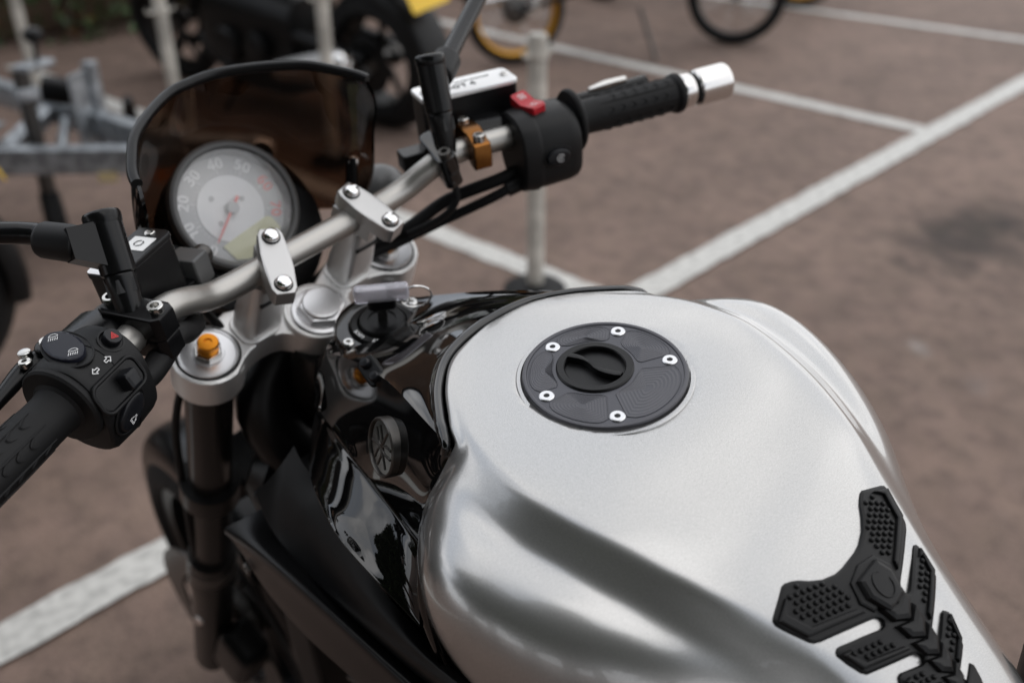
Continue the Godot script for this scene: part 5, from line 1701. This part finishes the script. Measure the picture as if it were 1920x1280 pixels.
func black_bike() -> Node3D:
	var b := thing("parked_motorcycle", "all black motorcycle with chrome silencer and yellow plate behind the windscreen", "motorcycle", Vector3.ZERO, "motorcycles parked in the other bays")
	wheel(b, "rear_wheel", Vector3(0, .315, .72), .315, .18, M.far_black, 5, false)
	wheel(b, "front_wheel", Vector3(0, .305, -.74), .305, .12, M.far_black, 5, false, .1)
	put("sprocket", lathe([[.05, -.003], [.05, .003], [.125, .003], [.128, .0], [.125, -.003], [.05, -.003]], 48), M.far_black, b, Transform3D(Basis(Vector3(0, -1, 0), Vector3(1, 0, 0), Vector3(0, 0, 1)), Vector3(-.10, .315, .72)))
	put("engine", loft_box([ring3(.14, .16, -.34, .36), ring3(.19, .22, -.22, .37), ring3(.19, .23, .10, .36), ring3(.15, .18, .30, .36)]), M.far_black, b)
	put("engine_cover", lathe([[.085, 0], [.085, .02], [.07, .035], [.0003, .04]], 32, 40.0), M.far_black, b, fr(Vector3(-.20, .33, -.08), Vector3(-1, 0, 0)))
	put("engine_cover", lathe([[.07, 0], [.07, .02], [.055, .032], [.0003, .036]], 32, 40.0), M.far_black, b, fr(Vector3(-.20, .34, .12), Vector3(-1, 0, 0)))
	put("radiator", box(.30, .30, .05, .01), M.far_black, b, fr(Vector3(0, .42, -.40), Vector3(0, .97, .2)))
	put("belly", loft_box([ring3(.08, .05, -.40, .22), ring3(.15, .09, -.2, .19), ring3(.16, .09, .2, .19), ring3(.10, .06, .42, .24)]), M.far_black, b)
	put("tank", loft_box([ring3(.08, .06, -.42, .82), ring3(.17, .13, -.25, .86), ring3(.16, .13, 0, .86), ring3(.10, .08, .18, .80)]), M.far_black, b)
	put("saddle", loft_box([ring3(.10, .04, .14, .80), ring3(.15, .05, .4, .78), ring3(.13, .05, .75, .86), ring3(.08, .04, 1.0, .90)]), M.seat_leather, b)
	put("tail", loft_box([ring3(.10, .06, .3, .70), ring3(.12, .07, .7, .76), ring3(.07, .05, 1.02, .82)]), M.far_black, b)
	for s in [-1.0, 1.0]:
		put("swing_arm", tube(PackedVector3Array([Vector3(.11 * s, .40, .22), Vector3(.12 * s, .34, .72)]), [.04, .03], 12), M.far_black, b)
		put("fork_leg", rod(Vector3(.095 * s, .31, -.74), Vector3(.095 * s, .98, -.42), .026, 16), M.far_black, b)
		put("brake_disc", lathe([[.09, -.003], [.09, .003], [.155, .003], [.155, -.003], [.09, -.003]], 40), M.far_black, b, Transform3D(Basis(Vector3(0, -1, 0), Vector3(1, 0, 0), Vector3(0, 0, 1)), Vector3(.07 * s, .305, -.74)))
	put("handlebar", tube(spline(PackedVector3Array([Vector3(-.38, 1.02, -.22), Vector3(-.2, 1.06, -.34), Vector3(0, 1.03, -.38), Vector3(.2, 1.06, -.34), Vector3(.38, 1.02, -.22)]), 6), [.012], 12), M.far_black, b)
	put("headlamp", lathe([[.03, -.08], [.08, -.04], [.09, 0], [.07, .03], [.0003, .04]], 32), M.far_black, b, fr(Vector3(0, .86, -.58), Vector3(0, -.1, -1)))
	put("front_mudguard", guard(Vector3(0, .305, -.74), .335, .07, 30.0, 150.0), M.far_black, b)
	put("rear_hugger", guard(Vector3(0, .315, .72), .345, .10, 95.0, 190.0), M.far_black, b)
	put("exhaust_pipe", tube(spline(PackedVector3Array([Vector3(-.10, .30, -.42), Vector3(-.17, .22, -.2), Vector3(-.20, .20, .1), Vector3(-.215, .265, .28)]), 6), [.024], 12), M.far_black, b)
	var ex := sub("silencer", b)
	put("can", tube(PackedVector3Array([Vector3(-.215, .26, .26), Vector3(-.225, .31, .48), Vector3(-.235, .365, .70)]), [.038, .054, .056], 24), M.cast_metal, ex)
	put("end_cap", lathe([[.056, 0], [.055, .015], [.046, .034], [.030, .044], [.020, .046], [.018, .03], [.0003, .03]], 36, 40.0), M.chrome, ex, fr(Vector3(-.235, .365, .70), Vector3(-.04, .24, .97)))
	var pl := sub("number_plate", b, fr(Vector3(-.02, .66, 1.02), Vector3(0, .42, .9)))
	put("plate", box(.23, .004, .17, .001, .008), M.plate_yellow, pl)
	put("bracket", tube(PackedVector3Array([Vector3(0, -.01, -.05), Vector3(0, -.02, -.22)]), [.03, .03], 8), M.far_black, pl)
	put("side_stand", rod(Vector3(-.12, .28, -.05), Vector3(-.30, .02, -.12), .014, 10), M.far_black, b)
	return b

# cross-section ring in the x-y plane at z for the simple bikes
func ring3(hw: float, hh: float, z: float, y: float) -> PackedVector3Array:
	var r := PackedVector3Array()
	for p in rrect(hw * 2, hh * 2, minf(hw, hh) * .6, 5):
		r.append(Vector3(p.x, y + p.y, z))
	return r

func guard(c: Vector3, r: float, hw: float, a0: float, a1: float) -> ArrayMesh:
	var rows := []
	for k in 15:
		var a := deg_to_rad(lerpf(a0, a1, k / 14.0))
		var row := PackedVector3Array()
		for q in [[0.0, 1.0], [.5, .995], [.85, .965], [1.0, .90], [1.0, .84]]:
			row.append(c + Vector3(q[0] * hw, sin(a) * r * q[1], -cos(a) * r * q[1]))
		rows.append(row)
	return shell(mirror_rows(rows), .003, c, 40.0)

func trail_bike() -> Node3D:
	var b := thing("spoked_motorcycle", "small motorcycle with gold rimmed wire wheel behind the brake reservoir", "motorcycle", Vector3.ZERO, "motorcycles parked in the other bays")
	wheel(b, "rear_wheel", Vector3(0, .292, .695), .292, .075, M.gold_rim, 32, true)
	var fw := sub("fork", b, Transform3D(Basis(Vector3.UP, .0), Vector3(0, 0, -.695)))
	fw.name = "fork"
	wheel(b, "front_wheel", Vector3(0, .292, -.695), .292, .075, M.satin_black, 32, true, -.62)
	for s in [-1.0, 1.0]:
		put("fork_leg", rod(Vector3(.075 * s, .29, 0), Vector3(.075 * s, .92, .28), .019, 14), M.steel, fw)
		put("swing_arm", rod(Vector3(.085 * s, .42, .22), Vector3(.085 * s, .295, .70), .016, 12), M.satin_black, b)
		put("shock", rod(Vector3(.10 * s, .32, .62), Vector3(.10 * s, .66, .46), .022, 14), M.chrome, b)
		put("foot_rest", rod(Vector3(.10 * s, .39, .08), Vector3(.24 * s, .39, .08), .011, 10), M.dark_steel, b)
	put("brake_drum", lathe([[.06, -.03], [.075, -.02], [.075, .02], [.06, .03]], 32), M.dark_steel, b, Transform3D(Basis(Vector3(0, -1, 0), Vector3(1, 0, 0), Vector3(0, 0, 1)), Vector3(0, .292, .695)))
	put("engine", loft_box([ring3(.09, .08, -.22, .47), ring3(.13, .10, -.05, .47), ring3(.13, .10, .18, .47), ring3(.08, .07, .28, .47)]), M.dark_steel, b)
	put("cylinder", box(.13, .22, .13, .01), M.dark_steel, b, fr(Vector3(0, .42, -.08), Vector3(0, .92, -.38)))
	put("frame_tube", tube(spline(PackedVector3Array([Vector3(0, .88, -.42), Vector3(0, .55, -.34), Vector3(0, .40, -.26), Vector3(0, .38, .15), Vector3(0, .47, .24), Vector3(0, .70, .30)]), 5), [.018], 12), M.satin_black, b)
	put("tank", loft_box([ring3(.06, .05, -.42, .80), ring3(.12, .10, -.28, .80), ring3(.12, .10, -.05, .78), ring3(.06, .06, .08, .74)]), M.gloss_black, b)
	put("saddle", loft_box([ring3(.09, .035, .02, .76), ring3(.12, .045, .3, .77), ring3(.11, .045, .62, .79), ring3(.06, .03, .74, .79)]), M.seat_leather, b)
	put("front_mudguard", guard(Vector3(0, .292, -.695), .325, .05, 50.0, 130.0), M.gloss_black, b)
	put("rear_mudguard", guard(Vector3(0, .292, .695), .335, .06, 70.0, 165.0), M.gloss_black, b)
	put("handlebar", tube(spline(PackedVector3Array([Vector3(-.36, 1.02, -.20), Vector3(-.16, 1.03, -.34), Vector3(0, .95, -.40), Vector3(.16, 1.03, -.34), Vector3(.36, 1.02, -.20)]), 6), [.011], 12), M.chrome, b)
	put("headlamp", lathe([[.02, -.07], [.07, -.03], [.075, 0], [.055, .025], [.0003, .03]], 28), M.chrome, b, fr(Vector3(0, .86, -.52), Vector3(0, -.1, -1)))
	put("silencer", tube(PackedVector3Array([Vector3(-.12, .36, .10), Vector3(-.13, .36, .45), Vector3(-.13, .32, .90)]), [.022, .038, .036], 16), M.chrome, b)
	put("side_stand", rod(Vector3(.07, .27, -.03), Vector3(.235, .01, -.07), .012, 10), M.dark_steel, b)
	return b

func trailer() -> void:
	var t := thing("trailer", "galvanised steel trailer drawbar with jockey wheel at the left edge", "trailer", Vector3(.7, 0, -2.8))
	var p := func(x: float, y: float, z: float) -> Vector3: return Vector3(x - .7, y, z + 2.8)
	var beam := func(called: String, a: Vector3, b: Vector3, w: float, h: float) -> void:
		var d := (b - a)
		var z := d.normalized()
		var x := Vector3.UP.cross(z).normalized()
		var y := z.cross(x)
		put(called, box(w, h, d.length(), .006), M.galvanised, t, Transform3D(Basis(x, y, z), (a + b) / 2.0 - y * h / 2.0))
	beam.call("near_drawbar", p.call(.10, .34, -3.00), p.call(.90, .34, -2.19), .055, .085)
	beam.call("far_drawbar", p.call(.70, .39, -3.9), p.call(.865, .39, -2.17), .055, .085)
	beam.call("cross_member", p.call(.12, .34, -3.02), p.call(.74, .39, -3.42), .05, .07)
	beam.call("cross_member", p.call(.50, .35, -2.60), p.call(.80, .39, -2.86), .06, .05)
	beam.call("hitch_tube", p.call(.86, .37, -2.26), p.call(1.08, .37, -2.02), .07, .08)
	put("coupling", lathe([[.035, 0], [.045, .02], [.045, .06], [.02, .075], [.0003, .078]], 24), M.cast_metal, t, fr(p.call(1.08, .33, -2.02), Vector3(0, 1, 0)))
	# jockey wheel: tube, clamps, crank and small wheel
	var j := sub("jockey_wheel", t, Transform3D(Basis(), p.call(.628, 0, -2.62)))
	put("outer_tube", cyl(.026, .46, 24), M.dark_steel, j, Transform3D(Basis(), Vector3(0, .14, 0)))
	put("clamp", box(.085, .035, .07, .006), M.galvanised, j, Transform3D(Basis(), Vector3(0, .285, 0)))
	put("clamp", box(.075, .04, .065, .006), M.galvanised, j, Transform3D(Basis(), Vector3(0, .505, 0)))
	put("top_plate", box(.12, .02, .06, .004), M.galvanised, j, Transform3D(Basis(Vector3.UP, .4), Vector3(.05, .595, 0)))
	put("crank", rod(Vector3(.06, .60, 0), Vector3(.075, .68, -.02), .008, 10), M.satin_black, j)
	put("crank_knob", lathe([[.01, 0], [.028, .012], [.032, .03], [.024, .046], [.0003, .052]], 24), M.satin_black, j, Transform3D(Basis(), Vector3(.075, .665, -.02)))
	put("tyre", lathe([[.03, -.03], [.085, -.03], [.1, -.018], [.1, .018], [.085, .03], [.03, .03]], 36), M.tyre_rubber, j, fr(Vector3(0, .10, 0), Vector3(1, 0, .3)))
	put("handbrake_grip", tube(PackedVector3Array([p.call(.73, .50, -2.72), p.call(.80, .485, -2.66)]), [.045, .045], 20), M.satin_black, t)
	put("upright_plate", box(.10, .30, .012, .003), M.galvanised, t, Transform3D(Basis(Vector3.UP, .55), p.call(.785, .27, -2.57)))
	put("upright_channel", box(.045, .34, .04, .006), M.galvanised, t, Transform3D(Basis(Vector3.UP, .55), p.call(.845, .25, -2.60)))
	put("strut", tube(PackedVector3Array([p.call(.74, .42, -2.62), p.call(.66, .30, -2.56)]), [.016, .018], 12), M.galvanised, t)
	put("breakaway_lever", tube(PackedVector3Array([p.call(1.02, .40, -2.74), p.call(1.05, .28, -2.80)]), [.018, .030], 14), M.satin_black, t)
	put("deck_plate", box(.42, .012, .34, .004), M.galvanised, t, Transform3D(Basis(Vector3.UP, .72), p.call(.30, .42, -2.68)))
	put("mudguard", box(.36, .05, .20, .02), M.soft_black, t, Transform3D(Basis(Vector3.UP, .75), p.call(.26, .245, -2.78)))
	put("road_wheel", lathe([[.03, -.06], [.15, -.07], [.20, -.055], [.21, 0], [.20, .055], [.15, .07], [.03, .06]], 40), M.tyre_rubber, t, fr(p.call(.38, .212, -2.88), Vector3(.7, 0, .7)))
	put("warning_sticker", box(.060, .034, .003, .001), M.sticker_yellow, t, Transform3D(Basis(Vector3.UP, -.79), p.call(.712, .275, -2.335)))
	put("amber_reflector", box(.05, .04, .008, .002), M.amber, t, Transform3D(Basis(Vector3.UP, -.79), p.call(.80, .275, -2.245)))

func leaf_cloud(n: int, size: float, place: Callable, m: Material) -> MultiMesh:
	var t := PackedVector3Array()
	# one folded leaf: two faces either side of the midrib
	for s in [-1.0, 1.0]:
		t.append_array(PackedVector3Array([Vector3(0, 0, 0), Vector3(.28 * s, .10, .45), Vector3(0, .0, 1.0)]))
	var pos := PackedVector3Array()
	var nor := PackedVector3Array()
	for k in 2:
		var c := (t[3 * k + 2] - t[3 * k]).cross(t[3 * k + 1] - t[3 * k]).normalized()
		for j in 3:
			pos.append(t[3 * k + j])
			nor.append(c)
	var mesh := arr(pos, nor)
	mesh.surface_set_material(0, m)
	var mm := MultiMesh.new()
	mm.transform_format = MultiMesh.TRANSFORM_3D
	mm.use_colors = true
	mm.mesh = mesh
	mm.instance_count = n
	for k in n:
		var q: Array = place.call(k)
		var b := Basis.from_euler(Vector3(rng.randf_range(-1.2, 1.2), rng.randf() * TAU, rng.randf_range(-1.0, 1.0))).scaled(Vector3.ONE * size * rng.randf_range(.6, 1.3))
		mm.set_instance_transform(k, Transform3D(b, q[0]))
		mm.set_instance_color(k, q[1])
	return mm

func hedge() -> void:
	var h := thing("hedge", "dark green hedge with a few brown leaves along the far edge", "hedge", Vector3(2.0, 0, -5.9))
	var place := func(_k: int) -> Array:
		var x := rng.randf_range(-9.0, 12.0)
		var y := pow(rng.randf(), .8) * 2.2
		var bulge := .42 + .16 * sin(x * 2.3) + .10 * sin(x * 5.1 + 1.0) - .10 * absf(y - .9)
		var z := bulge * (1.0 - pow(rng.randf(), 2.2) * 1.4)
		var c := Color(.026, .058, .016).lerp(Color(.055, .10, .022), rng.randf() * rng.randf())
		if rng.randf() < .10 + .25 * maxf(0.0, sin(x * 1.7 + 1.2)) * (1.0 - y / 2.5):
			c = Color(.16, .06, .02).lerp(Color(.09, .05, .02), rng.randf())
		return [Vector3(x, y + .02, z), c]
	var mi := MultiMeshInstance3D.new()
	mi.name = "foliage"
	mi.multimesh = leaf_cloud(60000, .085, place, M.leaf_dark)
	h.add_child(mi, true)
	mi.set_meta("kind", "stuff")
	put("bank", box(21.0, 1.5, .55, .15), M.soil, h, Transform3D(Basis(), Vector3(1.5, -.02, -.1)))
	for k in 26:
		var x := -8.5 + k * .8 + rng.randf_range(-.2, .2)
		put("stem", tube(PackedVector3Array([Vector3(x, 0, .22), Vector3(x + .1, .5, .25), Vector3(x + rng.randf_range(-.2, .3), 1.2, .2)]), [.022, .016, .008], 7), M.bark, h)

func make_tree() -> Node3D:
	var t := thing("tree", "", "tree", Vector3.ZERO, "trees round the car park")
	var rows := []
	put("trunk", tube(spline(PackedVector3Array([Vector3(0, -.1, 0), Vector3(.05, 1.5, .02), Vector3(-.05, 3.2, .08), Vector3(.1, 5.0, 0), Vector3(.0, 7.0, .1)]), 5), [.24, .17, .14, .09, .03], 12), M.bark, t)
	var lobes := []
	for k in 13:
		var a := k * 2.4
		var y := 1.5 + k * .46
		var r := 1.5 * (1.0 - absf(k - 5.0) / 11.0)
		var tip := Vector3(cos(a) * r, y + .6, sin(a) * r)
		put("limb", tube(spline(PackedVector3Array([Vector3(0, y - .9, 0), tip * Vector3(.5, 1, .5) + Vector3(0, -.25, 0), tip]), 4), [.06, .035, .012], 7), M.bark, t)
		lobes.append([tip, 1.0 - k * .025])
	var place := func(_k: int) -> Array:
		var l: Array = lobes[rng.randi() % lobes.size()]
		var d := Vector3(rng.randfn(), rng.randfn() * .8, rng.randfn())
		d = d.normalized() * pow(rng.randf(), .45) * l[1]
		return [l[0] + d, Color(.028, .055, .016).lerp(Color(.06, .095, .026), rng.randf())]
	var mi := MultiMeshInstance3D.new()
	mi.name = "crown"
	mi.multimesh = leaf_cloud(16000, .30, place, M.leaf_dark)
	t.add_child(mi, true)
	mi.set_meta("kind", "stuff")
	return t

func sky_panorama() -> ImageTexture:
	var w := 768
	var h := 384
	var im := Image.create(w, h, false, Image.FORMAT_RGBF)
	var n := FastNoiseLite.new()
	n.seed = 17
	n.frequency = 1.25
	n.fractal_octaves = 5
	n.noise_type = FastNoiseLite.TYPE_SIMPLEX_SMOOTH
	for y in h:
		var el := (.5 - (y + .5) / h) * PI
		for x in w:
			var a := (x + .5) / w * TAU
			var up := sin(el)
			var d := Vector3(cos(a) * cos(el), up, sin(a) * cos(el))
			var q := d / maxf(.25, absf(up) + .18)
			var v := n.get_noise_3d(q.x, up * .8, q.z)
			var cl := smoothstep(-.30, .30, v)
			var blue := Color(.46, .56, .72)
			var white := Color(1.02, 1.03, 1.06) * (.80 + .42 * smoothstep(-.05, .5, v))
			var c := blue.lerp(white, .50 + .50 * cl)
			c = c.lerp(Color(.84, .86, .89), smoothstep(.30, .0, up))
			if up < 0.0:
				c = Color(.2, .18, .17)
			im.set_pixel(x, y, c)
	return ImageTexture.create_from_image(im)

func _ready() -> void:
	rng.seed = 20240
	# camera: 35 mm lens, about 1.4 m up, looking down over the rider's left shoulder
	var cam := Camera3D.new()
	cam.name = "camera"
	add_child(cam)
	var fwd := Vector3(0.6365, -0.4924, -0.5936).normalized()
	var right := fwd.cross(Vector3.UP).normalized()
	cam.transform = Transform3D(Basis(right, right.cross(fwd), -fwd), Vector3(-.6193, 1.4003, .6724))
	cam.fov = 37.85
	cam.near = .05
	cam.far = 400.0
	var at := CameraAttributesPhysical.new()
	at.frustum_focal_length = 35.0
	at.frustum_focus_distance = .68
	at.frustum_near = .05
	at.frustum_far = 400.0
	at.exposure_aperture = 4.0
	cam.attributes = at
	# sky, sun, exposure
	var we := WorldEnvironment.new()
	we.name = "world_environment"
	var e := Environment.new()
	e.background_mode = Environment.BG_SKY
	var pm := PanoramaSkyMaterial.new()
	pm.panorama = sky_panorama()
	pm.energy_multiplier = 1.0
	var sk := Sky.new()
	sk.sky_material = pm
	e.sky = sk
	e.tonemap_mode = Environment.TONE_MAPPER_LINEAR
	e.tonemap_exposure = 1.40
	e.sdfgi_enabled = true
	e.ssao_enabled = true
	e.ssil_enabled = true
	we.environment = e
	add_child(we)
	var sun := DirectionalLight3D.new()
	sun.name = "sun"
	sun.light_energy = .2
	sun.light_color = Color(1.0, .96, .90)
	sun.light_angular_distance = 120.0
	sun.shadow_enabled = true
	add_child(sun)
	sun.look_at_from_position(Vector3(5.0, 5.0, .3), Vector3.ZERO)
	materials()
	# setting
	ground()
	painted_line(Vector2(-9, -.925), Vector2(14, -.925), .105, .008, 1, "long white painted line across the fronts of the bays")
	painted_line(Vector2(-.79, -.98), Vector2(-.79, -5.2), .10, .004, 2, "white bay line left of the foreground motorcycle")
	painted_line(Vector2(1.578, -.98), Vector2(1.578, -5.2), .10, .004, 3, "white bay line passing under the near barrier post")
	painted_line(Vector2(3.905, -.98), Vector2(4.02, -5.2), .10, .004, 4, "white bay line behind the gold rimmed wheel")
	painted_line(Vector2(6.10, -.98), Vector2(5.85, -5.2), .10, .004, 5, "faint white bay line furthest to the right")
	hedge()
	var spots := [[-6.0, 2.2, .3, "tall leafy tree left of the car park, in the middle of its row"], [-4.2, 8.3, 1.4, "broad tree behind the photographer on the left"], [-6.6, -1.0, 3.9, "tree left of the car park, nearest the hedge"], [-5.6, 5.2, 2.7, "tree left of the car park, furthest from the hedge"], [-6.5, .6, 1.9, "tree left of the car park, second from the hedge"], [-5.7, 3.7, 4.4, "tree left of the car park, second from the far end"]]
	var src := make_tree()
	for k in spots.size():
		var s: Array = spots[k]
		var tf := Transform3D(Basis(Vector3.UP, s[2]).scaled(Vector3.ONE * (1.3 + .14 * (k % 3))), Vector3(s[0], 0, s[1]))
		if k == 0:
			src.transform = tf
			src.set_meta("label", s[3])
		else:
			dup(src, tf, s[3])
	# posts
	post("white barrier post nearest the foreground motorcycle's throttle grip", 1.472, -1.180, Vector2(.012, -.012), .735)
	post("white post seen through the smoked windscreen", 1.80, -2.59, Vector2(.0, .0), .665)
	post("white post just left of the smoked windscreen, before the black motorcycle", 1.4413, -3.172, Vector2(-.01, .0), .59)
	post("white post behind the trailer, furthest left", 1.3436, -4.339, Vector2(-.02, .0), .665)
	# other vehicles
	var bb := black_bike()
	var tf1 := Transform3D(Basis(Vector3.UP, .12) * Basis(Vector3.BACK, .10), Vector3(2.21, 0, -3.52))
	bb.transform = tf1
	var tb := trail_bike()
	var dirb := Vector3(1.235, 0, .64).normalized()
	tb.transform = Transform3D(Basis(Vector3.UP.cross(-dirb), Vector3.UP, -dirb), (Vector3(3.5268, 0, -3.1733) + Vector3(4.7619, 0, -2.5304)) / 2.0)
	var td := dup(tb, Transform3D(Basis(Vector3.UP, .55), Vector3(6.42, 0, -3.42)), "motorcycle on the faint bay line, only a tyre in view")
	td.position = Vector3(6.065, 0, -2.813) - td.basis * Vector3(0, 0, .695)
	trailer()
	var lb := dup(bb, Transform3D.IDENTITY, "dark tyre of a motorcycle cut by the left edge")
	var ld := Vector3(-2.56, 0, -.555).normalized()
	lb.transform = Transform3D(Basis(Vector3.UP.cross(-ld), Vector3.UP, -ld), Vector3(-.115, 0, -1.89) + ld * .72)
	main_bike()
